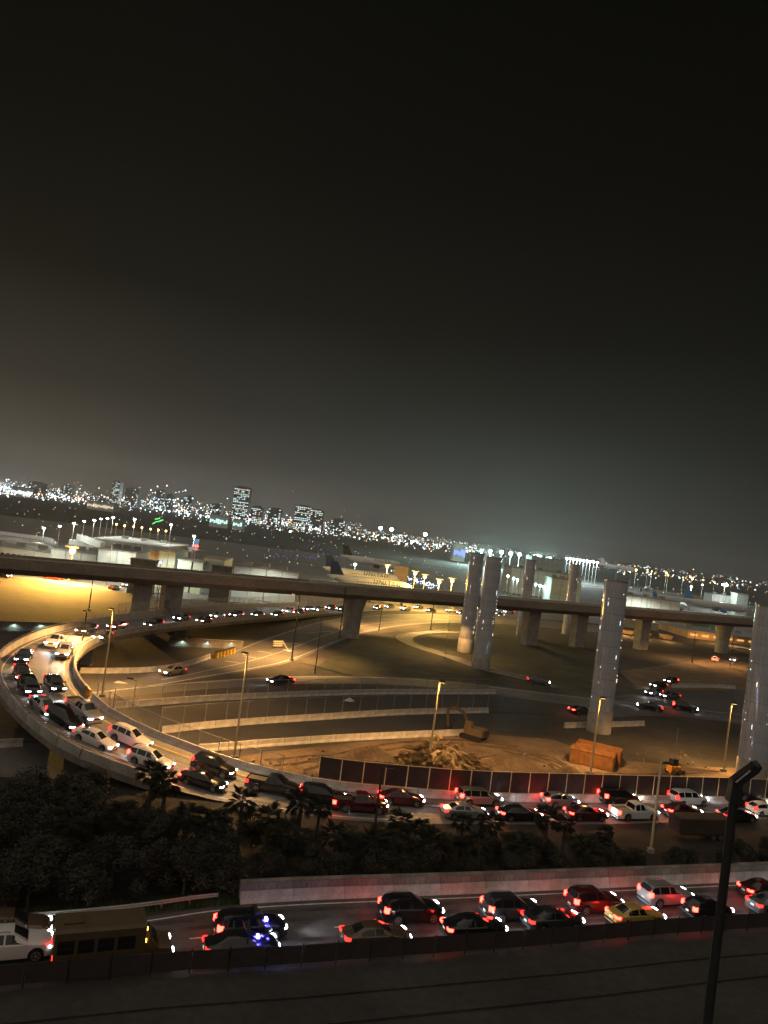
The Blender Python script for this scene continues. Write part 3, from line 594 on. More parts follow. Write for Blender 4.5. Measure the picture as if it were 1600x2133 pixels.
# ------------------------------------------------------------------ vehicles
def interp(tab, x):
    if x <= tab[0][0]: return tab[0][1]
    for (a, u), (b, v) in zip(tab[:-1], tab[1:]):
        if x <= b: return u + (v - u) * (x - a) / (b - a)
    return tab[-1][1]
CARS = {
 'sedan': dict(L=4.80, W=0.92, r=0.335, top=[(-2.40, .62), (-2.35, .96), (-1.70, 1.07), (-1.02, 1.39), (-.5, 1.46), (.10, 1.44), (1.0, 1.02), (1.75, .91), (2.25, .77), (2.36, .68), (2.40, .52)],
               belt=[(-2.40, .60), (-2.35, .91), (-1.7, .99), (.95, .94), (1.75, .84), (2.25, .71), (2.40, .5)], cab=(-1.70, -1.02, .10, 1.0), mid=-.35, hz=.68, tz=.86, th=.17, tw=.36),
 'suv': dict(L=4.75, W=0.95, r=0.37, top=[(-2.37, .70), (-2.34, 1.08), (-2.26, 1.18), (-1.98, 1.64), (-1.4, 1.73), (.05, 1.70), (.95, 1.17), (1.75, 1.07), (2.22, .90), (2.33, .80), (2.37, .58)],
             belt=[(-2.37, .68), (-2.34, 1.02), (-2.26, 1.10), (.92, 1.06), (1.75, .98), (2.22, .82), (2.37, .56)], cab=(-2.28, -1.98, .05, .95), mid=-.35, hz=.80, tz=1.06, th=.34, tw=.20),
 'minivan': dict(L=5.05, W=0.97, r=0.35, top=[(-2.52, .70), (-2.49, 1.02), (-2.40, 1.15), (-2.15, 1.66), (-1.5, 1.76), (.45, 1.70), (1.45, 1.10), (1.95, .98), (2.38, .82), (2.49, .72), (2.52, .55)],
                 belt=[(-2.52, .68), (-2.49, .98), (-2.4, 1.06), (1.4, 1.0), (1.95, .90), (2.38, .76), (2.52, .53)], cab=(-2.42, -2.15, .45, 1.45), mid=-.25, hz=.76, tz=1.10, th=.40, tw=.18),
 'hatchback': dict(L=4.25, W=0.90, r=0.33, top=[(-2.12, .64), (-2.09, .98), (-2.0, 1.06), (-1.45, 1.44), (-.8, 1.53), (.15, 1.50), (1.05, 1.05), (1.6, .95), (2.0, .80), (2.09, .70), (2.12, .52)],
                   belt=[(-2.12, .62), (-2.09, .94), (-2.0, 1.0), (1.0, .97), (1.6, .88), (2.0, .73), (2.12, .5)], cab=(-2.02, -1.45, .15, 1.05), mid=-.3, hz=.70, tz=.98, th=.30, tw=.20),
 'pickup': dict(L=5.60, W=0.99, r=0.39, top=[(-2.80, .72), (-2.77, 1.04), (-.70, 1.06), (-.66, 1.12), (-.48, 1.74), (.0, 1.82), (.55, 1.79), (1.35, 1.22), (2.1, 1.14), (2.65, 1.0), (2.76, .86), (2.80, .6)],
                belt=[(-2.80, .70), (-2.77, 1.02), (-.7, 1.04), (1.3, 1.12), (2.1, 1.05), (2.65, .92), (2.80, .58)], cab=(-.68, -.48, .55, 1.35), mid=.10, hz=.88, tz=.90, th=.34, tw=.16),
}
def build_type(kind):
    d = CARS[kind]; L, W, r, top, belt = d['L'], d['W'], d['r'], d['top'], d['belt']; xr0, xr1, xf1, xf0 = d['cab']
    fx, rx = L / 2 - 0.93, -(L / 2 - 1.02 if kind != 'pickup' else L / 2 - 1.28); ra = r + 0.075
    wf = [(-L / 2, .84), (-L / 2 + .14, .93), (-L / 2 + .7, .985), (0, 1.0), (L / 2 - .8, .975), (L / 2 - .22, .90), (L / 2, .76)]
    wt = [(-L / 2, .80), (xr0 - .02, .84), (xr0, .80), (xr1, .66), (xf1, .655), (xf0, .80), (xf0 + .02, .86), (L / 2, .78)]
    def ring(x):
        w_ = W * interp(wf, x); zt = interp(top, x); zb_ = interp(belt, x); bot = 0.24
        for c in (fx, rx):
            if abs(x - c) < ra: bot = r + math.sqrt(max(0, ra * ra - (x - c) ** 2))
        bot = min(bot, zb_ - 0.1); te = interp(wt, x) * W
        incab = xr0 < x < xf0
        p3 = max(min(0.62, zb_ - 0.12), bot + 0.05)
        half = [(0.0, bot), (w_ * .84, bot), (w_ * .965, bot + .035), (w_, p3), (w_ * .965, zb_ - 0.02), (w_ * (.93), zb_ + (0.015 if incab else 0.0)), (min(te, w_ * .93), max(zt - .05, zb_ + .005)), (te * .80, zt - 0.008), (0.0, zt + .012)]
        return [(x, y, z) for y, z in half] + [(x, -y, z) for y, z in half[-2:0:-1]]
    xs = sorted(set([round(v, 3) for v in [t[0] for t in top] + [t[0] for t in belt] + [xr0, xr1, xf1, xf0, xf0 + .02, xr0 - .02] + [c + s * ra * k for c in (fx, rx) for s in (-1, 1) for k in (.3, .62, .86, .985, 1.02)] + [fx, rx]]))
    xs = [x for x in xs if -L / 2 <= x <= L / 2]
    P = {}
    b = MB(); b.loft([ring(x) for x in xs]); P['body'] = [b.mesh('body', PAINT['black'], 32)]
    def pt(x, i, j, t, off, nrm):                       # point on the skin between ring points i and j
        R = ring(x); a, c = Vector(R[i]), Vector(R[j]); return a.lerp(c, t) + Vector(nrm) * off
    # glass: windscreen, rear window, side windows
    def screen(xa, xb, sgn):
        q = MB(); rows = []
        for k in range(4):
            x = xa + (xb - xa) * k / 3; R = ring(x); zt = interp(top, x); te = interp(wt, x) * W * .93
            rows.append([Vector((x + sgn * .012, y * te, zt + .022 - 0.012 - (0.045 * abs(y) ** 3))) for y in (-1, -.8, -.4, 0, .4, .8, 1)])
        for i in range(3): q.strip(rows[i] if sgn > 0 else rows[i][::-1], rows[i + 1] if sgn > 0 else rows[i + 1][::-1])
        return q
    P['windscreen'] = [screen(xf0 - .05, xf1 + .05, 1).mesh('windscreen', M['glass'], 30)]
    P['rear_window'] = [screen(xr0 + .03, xr1 - .03, -1).mesh('rear_window', M['glass'], 30)]
    def sidewin(xa, xb, s):
        q = MB(); n = 5; lo, hi = [], []
        for k in range(n + 1):
            x = xa + (xb - xa) * k / n; R = ring(x); A, B = Vector(R[5]), Vector(R[6])
            nv = Vector((0, (B.z - A.z), -(B.y - A.y))); nv.normalize()
            a_, b_ = A.lerp(B, .07) + nv * .010, A.lerp(B, .90) + nv * .010
            a_.y *= s; b_.y *= s; lo.append(a_); hi.append(b_)
        q.strip(lo, hi) if s < 0 else q.strip(hi, lo); return q
    xA = xf1 + .66 * (xf0 - xf1); xB = xr1 - .45 * (xr1 - xr0); mid = d['mid']; cuts = [(mid + .05, xA)]
    if kind in ('suv', 'minivan'): c2 = -1.35; cuts += [(c2 + .05, mid - .05), (xB, c2 - .05)]
    elif kind == 'pickup': cuts += [(xB + .06, mid - .05)]
    else: cuts += [(xB, mid - .05)]
    P['side_window'] = [sidewin(a_, b_, s).mesh('side_window', M['glass']) for a_, b_ in cuts for s in (1, -1)]
    # wheels
    q = MB(); q.loft([[(rr * math.cos(2 * PI * k / 18), y, rr * math.sin(2 * PI * k / 18)) for k in range(18)] for y, rr in ((-.11, r * .72), (-.105, r * .95), (-.07, r), (.07, r), (.105, r * .95), (.11, r * .72))]); P['wheel'] = q.mesh('wheel', M['tyre'], 40)
    q = MB(); vs = []
    q.loft([[(rr * math.cos(2 * PI * k / 20), y, rr * math.sin(2 * PI * k / 20)) for k in range(20)] for y, rr in ((.104, r * .70), (.122, r * .70), (.118, r * .60), (.09, r * .58))], cap=False)
    for k in range(5):
        a = 2 * PI * k / 5; Rk = Matrix.Rotation(a, 3, 'Y'); q.box(Rk @ Vector((r * .33, .112, 0)), (r * .62, .014, r * .17), M=Rk)
    q.add([(r * .16 * math.cos(2 * PI * k / 10), .124, r * .16 * math.sin(2 * PI * k / 10)) for k in range(10)], [tuple(range(9, -1, -1))])
    P['rim'] = q.mesh('rim', M['rim'], 40)
    P['wheels_at'] = [(fx, W - .115, r), (rx, W - .115, r), (fx, -(W - .115), r), (rx, -(W - .115), r)]
    # lamps: wedges that follow the corners
    def lampwedge(front, s):
        q = MB(); ex = L / 2 if front else -L / 2; sg = 1 if front else -1; z = d['hz'] if front else d['tz']; hh = .12 if front else d['th']; inn = .36 if front else d['tw']
        def sk(x, zz):                                  # half width of the body at that x
            return W * interp(wf, x)
        rows = []
        for k in range(5):
            f = k / 4; yy = None
            if f < .5: x = ex - sg * (.24 - .18 * f / .5 * 1.0) if front else ex - sg * (.30 - .26 * f / .5); y = sk(x, z) * .985 + .012
            else: x = ex - sg * (.06 if front else .035) + sg * (.035 * (f - .5) * 2 if front else .012); y = sk(x, z) * (.985) - inn * (f - .5) * 2
            x += sg * .018
            rows.append((x, y * s))
        dp, dy = (.02, .98) if front else (.10, .90)
        q.loft([[(xa, ya, z - hh / 2), (xa, ya, z + hh / 2), (xa - sg * dp, ya * dy, z + hh / 2), (xa - sg * dp, ya * dy, z - hh / 2)] for xa, ya in rows])
        if (sg * s) < 0: q.f = [f[::-1] for f in q.f]
        return q
    P['headlight'] = [lampwedge(True, s).mesh('headlight', M['head']) for s in (1, -1)]
    P['taillight'] = [lampwedge(False, s).mesh('taillight', M['tail']) for s in (1, -1)]
    q = MB(); q.box((L / 2 - .035, 0, d['hz'] - .06), (.10, W * .95, .16)); P['grille'] = [q.mesh('grille', M['trim'])]
    q = MB(); q.box((L / 2 - .06, 0, .34), (.16, W * 1.5, .14)); P['front_bumper'] = [q.mesh('front_bumper', M['trim'])]
    q = MB(); q.box((-L / 2 + .06, 0, .42), (.18, W * 1.62, .16)); P['rear_bumper'] = [q.mesh('rear_bumper', M['trim'])]
    q = MB(); q.box((-L / 2 - .012, 0, (.62 if kind != 'sedan' else .68)), (.03, .34, .15)); P['number_plate'] = [q.mesh('number_plate', M['plate'])]
    P['mirror'] = []
    for s in (1, -1):
        q = MB(); q.box((xf0 - .22, s * (W + .07), interp(belt, xf0) + .07), (.13, .20, .14), top=.8); P['mirror'].append(q.mesh('mirror', PAINT['black']))
    if kind in ('suv', 'minivan'):
        P['roof_rail'] = []
        for s in (1, -1):
            q = MB(); q.tube([(xr1 + .1, s * W * .60, interp(top, xr1) + .02), (xr1 + .25, s * W * .60, 1.76), (xf1 - .35, s * W * .60, 1.75), (xf1 - .15, s * W * .60, interp(top, xf1) - .01)], .018, 5); P['roof_rail'].append(q.mesh('roof_rail', M['trim']))
    if kind == 'pickup':
        q = MB(); q.box(((-.80 - 2.72) / 2, 0, 1.068), (1.88, W * 1.48, .012)); P['bed_liner'] = [q.mesh('bed_liner', M['trim'])]
        P['bed_rail'] = []
        for s in (1, -1):
            q = MB(); q.box(((-.74 - 2.76) / 2, s * W * .83, 1.11), (1.98, .12, .12)); P['bed_rail'].append(q.mesh('bed_rail', PAINT['black']))
        q = MB(); q.box((-2.74, 0, 1.11), (.08, W * 1.6, .12)); P['bed_rail'].append(q.mesh('bed_rail', PAINT['black']))
    return P
TYPES = {k: build_type(k) for k in CARS}
def car(kind, colour, pos, rz, label, brake=False, beam=240.0, warm=False, pitch=0.0, group=None, headlights=True, name=None):
    P = TYPES[kind]; t = thing(name or kind, label, {'suv': 'suv', 'pickup': 'pickup', 'minivan': 'minivan', 'hatchback': 'car', 'sedan': 'car'}[kind], pos, 0, group)
    t.rotation_euler = (0, -pitch, rz)
    for part, mes in P.items():
        if part in ('wheel', 'rim', 'wheels_at'): continue
        for me in mes:
            o = link(part, me, t)
            if part in ('body', 'mirror', 'bed_rail'): paint(o, PAINT[colour])
            if part == 'headlight': paint(o, M['head_warm' if warm else 'head'] if headlights else M['plate'])
            if part == 'taillight': paint(o, M['brake' if brake else 'tail'])
    for x, y, z in P['wheels_at']:
        wh = link('wheel', P['wheel'], t, (x, y, z)); rm = link('rim', P['rim'], wh)
        if y < 0: wh.rotation_euler = (0, 0, PI)
    if beam and headlights:
        d = CARS[kind]; lamp('SPOT', t, (d['L'] / 2 + .12, 0, d['hz']), beam, (1.0, 0.86, 0.66) if warm else (0.86, 0.94, 1.0), (1, 0, -.075), 66, .75, .25)
    return t
def on_path(P, px, py, zc=0.7):
    """road position, heading and slope under a car seen at that place"""
    best = None
    for _ in range(3):
        z = (best[0].z if best else P[len(P) // 2].z) + zc
        if best is None:
            cands = []
            for i in range(1, len(P) - 1):
                q = at(px, py, P[i].z + zc); cands.append(((q - P[i] - Vector((0, 0, zc))).length, i))
            i = min(cands)[1]
        q = at(px, py, P[i].z + zc); tt = (P[i + 1] - P[i - 1]).normalized(); q.z = P[i].z + (q - P[i]).xy.dot(tt.xy) * tt.z
        best = (q, tt)
    return best
# lower road: everything rolls to the right
for kind, col, px, py, label, brake, beam in (
    ('suv', 'white', 22, 1966, 'white suv at the left edge of the lower road, headlight glowing', False, 90),
    ('suv', 'brown', 22, 1932, 'dark brown suv beyond the white one, cut by the left edge', False, 60),
    ('suv', 'black', 522, 1928, 'black police suv with a blue light on the lower road', True, 150),
    ('sedan', 'black', 503, 1968, 'black car half hidden by the low screen below the police suv', False, 90),
    ('suv', 'black', 857, 1893, 'black suv on the lower road beneath the dark shrubs', True, 160),
    ('sedan', 'brown', 783, 1948, 'bronze sedan with a shiny golden roof behind the low screen', False, 90),
    ('sedan', 'black', 988, 1930, 'black sedan with glowing brake lights behind the low screen', True, 70),
    ('suv', 'charcoal', 1067, 1890, 'dark suv with large red tail lamps, next after the black suv', True, 120),
    ('sedan', 'charcoal', 1152, 1914, 'low black car behind the low screen, right of the brake lights', False, 60),
    ('suv', 'maroon', 1238, 1875, 'brownish red suv with a gold glint on its roof, far lane', True, 140),
    ('sedan', 'gold', 1325, 1906, 'golden yellow sedan in the near lane of the lower road', True, 60),
    ('suv', 'silver', 1388, 1862, 'pale silver suv on the lower road just left of the mast', True, 140),
    ('hatchback', 'black', 1475, 1890, 'black hatchback passing behind the dark mast on the lower road', True, 80),
    ('sedan', 'maroon', 1592, 1852, 'dark red sedan with a bright red light strip at the right edge', True, 120),
    ('sedan', 'grey', 1612, 1882, 'grey car cut by the right edge, near lane of the lower road', False, 60)):
    q, tt = on_path(low_mid, px, py, 0.75 if kind != 'sedan' else 0.65); q.z = 0.03
    c = car(kind, col, q, math.atan2(tt.y, tt.x), label, brake, beam * 4.5)
    if 'police' in label:
        m_ = MB(); m_.box((0.2, 0, 1.79), (0.3, 1.1, 0.12)); lb = mk('light_bar', m_, M['trim'], c)
        m_ = MB(); m_.loft([ringpts(0.11, z, 10, 0.95, -0.42) for z in (1.17, 1.26)]); 
        m_ = MB(); m_.box((0.85, -0.55, 1.38), (0.16, 0.3, 0.16)); mk('blue_beacon', m_, M['blue_lamp'], c)
        lamp('POINT', c, (1.2, -1.0, 1.5), 26, (0.10, 0.08, 1.0), None, None, 0.5, 0.1)
# shuttle van with a tan box body
q, tt = on_path(low_mid, 222, 1960, 1.4); q.z = 0.03
t = thing('shuttle_van', 'long tan box-bodied shuttle van with amber front markers, near lane', 'van', q, math.atan2(tt.y, tt.x))
def rbox(x0, x1, w, z0, z1, c=.16):
    q = MB(); q.loft([[(x, sy * y, z) for sy, y, z in ((1, w, z0), (1, w, z1 - c), (1, w - c, z1), (-1, w - c, z1), (-1, w, z1 - c), (-1, w, z0))] for x in (x0, x1)]); return q
M['van_tan'] = mat('van_paint', (0.105, 0.072, 0.036), 0.45, noise=0.15, scale=0.8)
mk('box_body', rbox(-3.0, 2.1, 1.12, 0.42, 2.75), M['van_tan'], t)
q = MB(); q.loft([[(x, y, z) for y, z in ((.98, .4), (.98, zt - .1), (.8, zt), (-.8, zt), (-.98, zt - .1), (-.98, .4))] for x, zt in ((2.12, 2.0), (2.35, 1.95), (2.95, 1.32), (3.75, 1.18), (3.9, .8))]); mk('cab', q, M['van_tan'], t, 30)
q = MB(); q.add([(2.40, -.78, 1.925), (2.40, .78, 1.925), (2.93, .82, 1.36), (2.93, -.82, 1.36)], [(0, 3, 2, 1)]); q.v = [(x + .02, y, z + .02) for x, y, z in q.v]; mk('windscreen', q, M['glass'], t)
for x0, x1 in ((-2.8, -1.9), (-1.7, -.8), (-.6, .3), (.5, 1.5)):
    for s in (-1, 1):
        q = MB(); q.box(((x0 + x1) / 2, s * 1.125, 1.78), (x1 - x0, .02, .75)); mk('side_window', q, M['glass'], t)
q = MB(); q.box((-2.0, 0, 2.80), (1.1, .9, .12)); mk('roof_hatch', q, M['van_tan'], t)
for x, y in ((2.9, .9), (-2.3, .95), (2.9, -.9), (-2.3, -.95)):
    wq = link('wheel', TYPES['pickup']['wheel'], t, (x, y, .39)); link('rim', TYPES['pickup']['rim'], wq)
    if y < 0: wq.rotation_euler = (0, 0, PI)
for y in (-.75, .75):
    q = MB(); q.box((3.86, y, .9), (.1, .3, .2)); mk('headlight', q, M['head'], t)
    q = MB(); q.box((-3.01, y * 1.3, 1.1), (.05, .16, .4)); mk('taillight', q, M['tail'], t)
for y in (-1.0, -.5, 0, .5, 1.0):
    q = MB(); q.box((2.13, y, 2.45), (.06, .12, .16)); mk('marker_light', q, M['amber'], t)
q = MB(); q.box((2.14, -.95, 1.75), (.06, .2, .2)); mk('marker_light', q, M['amber'], t)
lamp('SPOT', t, (4.05, 0, .9), 110, (1, .9, .75), (1, 0, -.08), 66, .7, .2)

# upper road and loop: traffic comes down the loop and leaves to the right
flow = r_mid[::-1]
UP = (('suv', 'black', 445, 1594, 'black suv leaving the loop, headlight shining, beside the wire fence', False, 160),
      ('sedan', 'black', 422, 1626, 'black sedan at the foot of the loop above the palm tops', True, 120),
      ('pickup', 'black', 570, 1634, 'black pickup in the dark between the two palm clumps', False, 70),
      ('suv', 'black', 672, 1655, 'black suv half hidden behind palm tops on the upper road', False, 60),
      ('pickup', 'maroon', 750, 1672, 'dark red pickup behind the dark lamp post', True, 60),
      ('sedan', 'maroon', 836, 1662, 'reddish brown sedan next to the screen fence', True, 80),
      ('minivan', 'tan', 998, 1660, 'tan minivan beside the pale barrier of the upper road', True, 100),
      ('sedan', 'silver', 968, 1690, 'pale silver sedan behind the palm tops, upper road near lane', False, 80),
      ('sedan', 'black', 1082, 1694, 'black sedan between two palm tops on the upper road', True, 80),
      ('hatchback', 'silver', 1167, 1665, 'silver hatchback close to the barrier, two behind the red-lamped van', True, 80),
      ('sedan', 'maroon', 1221, 1694, 'dark red sedan in the near lane behind the white pickup', True, 60),
      ('minivan', 'black', 1290, 1660, 'black van with two tall bright red tail lamps', True, 100),
      ('pickup', 'white', 1322, 1690, 'white crew pickup with a yellow lit roof', True, 90),
      ('minivan', 'white', 1434, 1662, 'white minivan with a yellow lit roof near the barrier', False, 90),
      ('sedan', 'maroon', 1421, 1688, 'dark red sedan with brake lights, left of the mast', True, 80),
      ('sedan', 'black', 1560, 1668, 'black sedan just right of the mast on the upper road', False, 80),
      ('hatchback', 'white', 1592, 1684, 'white car cut by the right edge of the upper road', False, 60),
      ('sedan', 'black', 1535, 1698, 'black low sedan behind the mast, near lane of the upper road', False, 50),
      ('suv', 'white', 313, 1582, 'white suv with an orange lit roof, lowest on the loop bridge', True, 130),
      ('suv', 'white', 270, 1533, 'white suv with a sunroof beside the inner barrier of the loop', False, 170),
      ('sedan', 'white', 196, 1542, 'pale sedan with an orange lit bonnet near the outer parapet', False, 150),
      ('suv', 'black', 132, 1498, 'black suv near the outer parapet, behind the pale sedan', False, 150),
      ('pickup', 'silver', 174, 1477, 'silver pickup with a yellow lit roof beside the orange barrier', False, 170),
      ('sedan', 'silver', 92, 1472, 'silver sedan at the outer parapet, behind the black suv', False, 150),
      ('sedan', 'black', 114, 1423, 'black sedan facing us in the inner lane of the bend', False, 190),
      ('suv', 'black', 61, 1428, 'black suv facing us in the outer lane of the bend', False, 190),
      ('hatchback', 'charcoal', 46, 1400, 'dark hatchback tucked behind the black suv in the bend', False, 170),
      ('sedan', 'navy', 50, 1366, 'dark blue sedan at the tightest point of the bend', True, 150),
      ('suv', 'silver', 135, 1356, 'silver suv facing us in the inner lane, roof rails lit', False, 190),
      ('pickup', 'white', 117, 1335, 'white pickup with an orange glow entering the bend', False, 150),
      ('suv', 'black', 180, 1311, 'large black suv beside the outer parapet entering the bend', False, 150),
      ('sedan', 'black', 214, 1324, 'black sedan in the inner lane next to the large black suv', False, 170),
      ('sedan', 'red', 244, 1303, 'small red sedan at the outer parapet behind the tall lamp post', False, 110),
      ('suv', 'black', 320, 1300, 'black suv with bright headlamps on the ramp before the stair pier', False, 170),
      ('sedan', 'charcoal', 378, 1287, 'dark sedan beneath the stair pier of the guideway', False, 130),
      ('sedan', 'black', 425, 1293, 'black sedan in the inner lane, second behind the bright suv', False, 130),
      ('sedan', 'white', 453, 1283, 'white sedan on the far stretch of the ramp', False, 110),
      ('suv', 'charcoal', 492, 1281, 'dark suv following the white sedan on the far ramp', False, 130),
      ('sedan', 'black', 537, 1280, 'black sedan on the far ramp where the wire fence thins out', False, 110))
for kind, col, px, py, label, brake, beam in UP:
    q, tt = on_path(flow, px, py, 0.75 if kind != 'sedan' else 0.62); q.z += 0.015
    car(kind, col, q, math.atan2(tt.y, tt.x), label, brake, beam * (5.0 if px < 330 and py < 1600 else 3.4), warm=(px * 7) % 5 < 1, pitch=math.asin(max(-.2, min(.2, tt.z))))
far = [(578, 1279), (600, 1273), (622, 1275), (643, 1268), (664, 1270), (688, 1265), (712, 1268), (735, 1263), (788, 1266), (812, 1263), (845, 1268), (872, 1265), (898, 1271), (940, 1272), (962, 1276), (1038, 1278), (1060, 1275)]
names_ = ['first', 'second', 'third', 'fourth', 'fifth', 'sixth', 'seventh', 'eighth', 'ninth', 'tenth', 'eleventh', 'twelfth', 'thirteenth', 'fourteenth', 'fifteenth', 'sixteenth', 'last']
for i, (px, py) in enumerate(far):
    kind = ('sedan', 'suv', 'hatchback')[i % 3]; col = ('black', 'charcoal', 'silver', 'grey', 'black', 'white')[(i * 5) % 6]
    where = 'left of the round pier' if px < 740 else ('between the round pier and the pylon pair' if px < 980 else 'right of the pylon pair')
    q, tt = on_path(flow, px, py, 0.65); q.z += 0.015
    car(kind, col, q, math.atan2(tt.y, tt.x), '%s queued car %s, %s from the loop' % (col, where, names_[i]), False, 60 if i % 2 else 110, group='far queue of cars with headlights')
# cars elsewhere
def car_at(kind, col, px, py, tx, ty, label, brake=False, beam=120, z=0.03):
    p = at(px, py, 0.65); p2 = at(tx, ty, 0.65); d = p2 - p; p.z = z
    return car(kind, col, p, math.atan2(d.y, d.x), label, brake, beam * 2.0)
car_at('sedan', 'black', 585, 1417, 520, 1420, 'dark sedan alone on the cross road, headlights to the left', True, 170)
car_at('sedan', 'tan', 360, 1397, 300, 1405, 'pale sedan alone on the lit exit road', False, 150)
car_at('sedan', 'charcoal', 1212, 1480, 1260, 1482, 'dark car with red lamps left of the container pylon', True, 40)
car_at('sedan', 'black', 1354, 1472, 1300, 1462, 'black sedan on the right street, turned to the left', False, 170)
car_at('suv', 'black', 1428, 1474, 1500, 1488, 'black suv on the right street throwing a beam to the right', True, 200)
car_at('suv', 'grey', 1362, 1443, 1318, 1446, 'grey suv with bright headlamps behind the right street', False, 130)
car_at('sedan', 'grey', 1396, 1449, 1352, 1448, 'grey sedan just above the black suv on the right street', False, 100)
car_at('sedan', 'black', 1372, 1427, 1330, 1428, 'black sedan with headlamps in front of the dark slope', False, 90)
car_at('hatchback', 'black', 1398, 1418, 1352, 1420, 'black hatchback with headlamps, topmost of the right group', True, 60)
car_at('minivan', 'white', 1490, 1374, 1500, 1360, 'white van with red tail lamps below the guideway at right', True, 30)
car_at('sedan', 'white', 1528, 1374, 1518, 1380, 'white parked car right of the guideway pier', False, 30)
car_at('sedan', 'grey', 1122, 1418, 1160, 1424, 'grey car parked unlit on the cross road by the lawn', False, 0, 0.03)
# ------------------------------------------------------------------ yard: fronds, containers, machines
def fan_frond(blades, L, droop, seed, fan=2.3):
    r_ = random.Random(seed); q = MB(); pet = 0.42 * L
    q.tube([(0, 0, 0), (pet * .5, 0, .06), (pet, 0, .05)], [.022, .018, .014], 4)
    for k in range(blades):
        a = -fan / 2 * 1.0 + fan * k / (blades - 1); l = L * .62 * (1 - .18 * abs(a)) * r_.uniform(.88, 1.08); w2 = .014 + .012 * L
        d = Vector((math.cos(a), math.sin(a), 0)); n = Vector((-d.y, d.x, 0)); o = Vector((pet, 0, .05))
        m1 = o + d * l * .55 + Vector((0, 0, .03 - droop * .15 * l)); e = o + d * l + Vector((0, 0, -droop * l * r_.uniform(.5, 1.1)))
        q.add([o, m1 - n * w2, e, m1 + n * w2], [(0, 1, 2), (0, 2, 3)])
    return q
palm_me = [fan_frond(13, 1.55 + .12 * k, .30 + .1 * k, 5 + k).mesh('frond', M['palm']) for k in range(3)]
dry_me = [fan_frond(15, 1.9 + .15 * k, .25, 25 + k, 1.3).mesh('dry_frond', M['dry_frond']) for k in range(3)]
def palm(px, py, h, label, s=1.0, n=24, seed=0, group='fan palms in the dark planting'):
    r_ = random.Random(seed + int(px)); h -= .5; s *= .82; p = at(px, py + 12, h); p.z = 0
    t = thing('fan_palm', label, 'palm tree', p, r_.uniform(0, 6), group)
    q = MB(); q.tube([(0, 0, -.1), (.05, 0, h * .5), (0, .04, h)], [.24 * s, .19 * s, .17 * s], 9); mk('trunk', q, M['bark'], t, 40)
    for k in range(n):
        o = link('frond', palm_me[k % 3], t); o.location = (0, 0, h - .05 + r_.uniform(-.15, .1)); el_ = math.radians(75) - (k / n) ** .8 * math.radians(118)
        o.rotation_euler = (r_.uniform(-.3, .3), -el_, k * 2.39996 + r_.uniform(-.2, .2)); sc_ = s * r_.uniform(.85, 1.15); o.scale = (sc_, sc_, sc_)
    return t
for px, py, h, s, label in ((505, 1660, 4.2, 1.1, 'palm whose crown stands before the black sedan at the loop foot'), (628, 1660, 4.4, 1.15, 'bushy palm top hiding the black suv on the upper road'), (668, 1668, 4.0, .9, 'smaller palm top right of the bushy one'),
                            (838, 1698, 3.6, 1.0, 'palm top just right of the dark lamp post'), (880, 1712, 3.2, .8, 'low palm top below the reddish brown sedan'), (965, 1700, 3.6, .8, 'palm top in front of the pale silver sedan'),
                            (1022, 1703, 3.7, 1.0, 'palm top between the pale silver and the black sedan'), (1140, 1692, 4.2, 1.1, 'tall palm with a spiky crown lit from behind on the upper road'), (1178, 1706, 3.4, .8, 'small palm right of the spiky one'),
                            (1262, 1722, 3.0, .7, 'low palm under the white pickup'), (320, 1600, 4.6, 1.1, 'palm top covering the wheel of the lowest white suv'), (345, 1625, 4.4, 1.1, 'palm below the lowest white suv on the loop'), (560, 1690, 3.6, 1.0, 'palm below the black pickup')):
    palm(px, py, h, label, s)
for i, (px, py, h) in enumerate(((595, 1725, 3.2), (700, 1730, 3.0), (780, 1742, 2.8), (905, 1745, 2.8), (1000, 1752, 2.7), (1090, 1752, 2.6), (450, 1705, 3.4), (390, 1690, 4.0), (250, 1690, 4.2), (150, 1700, 4.4), (1225, 1760, 2.4))):
    palm(px, py, h, 'dark fan palm lost in the unlit planting between the two roads', 1.15, 20, 7, 'unlit palms between the roads')
# leafy shrubs
def shrub_mesh(seed, rx, h, n):
    r_ = random.Random(seed); q = MB(); cl = []
    for _ in range(15):
        a, e = r_.uniform(0, 6.28), r_.uniform(.1, 1.0); rr = rx * r_.uniform(.25, .8) * (1.1 - .5 * e)
        cl.append((Vector((rr * math.cos(a), rr * math.sin(a), h * (.28 + .62 * e))), r_.uniform(.35, .6) * rx * .75))
    for i in range(n):
        c, cr = cl[i % 15]; d = Vector((r_.gauss(0, 1), r_.gauss(0, 1), r_.gauss(0, 1))).normalized(); p = c + d * cr * r_.uniform(.6, 1.08)
        if p.z < .1: continue
        u = Vector((r_.gauss(0, 1), r_.gauss(0, 1), r_.gauss(0, .6))).normalized(); v = u.cross(d + Vector((0, 0, .01))).normalized(); l, w_ = r_.uniform(.07, .17), r_.uniform(.03, .06)
        q.add([p - u * l, p + v * w_, p + u * l, p - v * w_], [(0, 1, 2, 3)])
    return q.mesh('crown', M['leaf'])
shrubs = [shrub_mesh(40 + k, 1.7 + .25 * (k % 3), 2.6 + .5 * (k % 2), 4200) for k in range(5)]
tq = MB(); tq.tube([(0, 0, -.1), (.06, .02, .9), (-.05, .05, 1.7)], [.11, .08, .04], 7)
for a in (0.4, 2.2, 4.3): tq.tube([(0.02, 0, .7), (.6 * math.cos(a), .6 * math.sin(a), 1.7)], [.05, .02], 5)
trunk_me = tq.mesh('trunk', M['bark'], 40)
def y_on(P, x):
    for a, b in zip(P[:-1], P[1:]):
        if min(a.x, b.x) <= x <= max(a.x, b.x) and a.x != b.x: return a.y + (b.y - a.y) * (x - a.x) / (b.x - a.x)
    return None
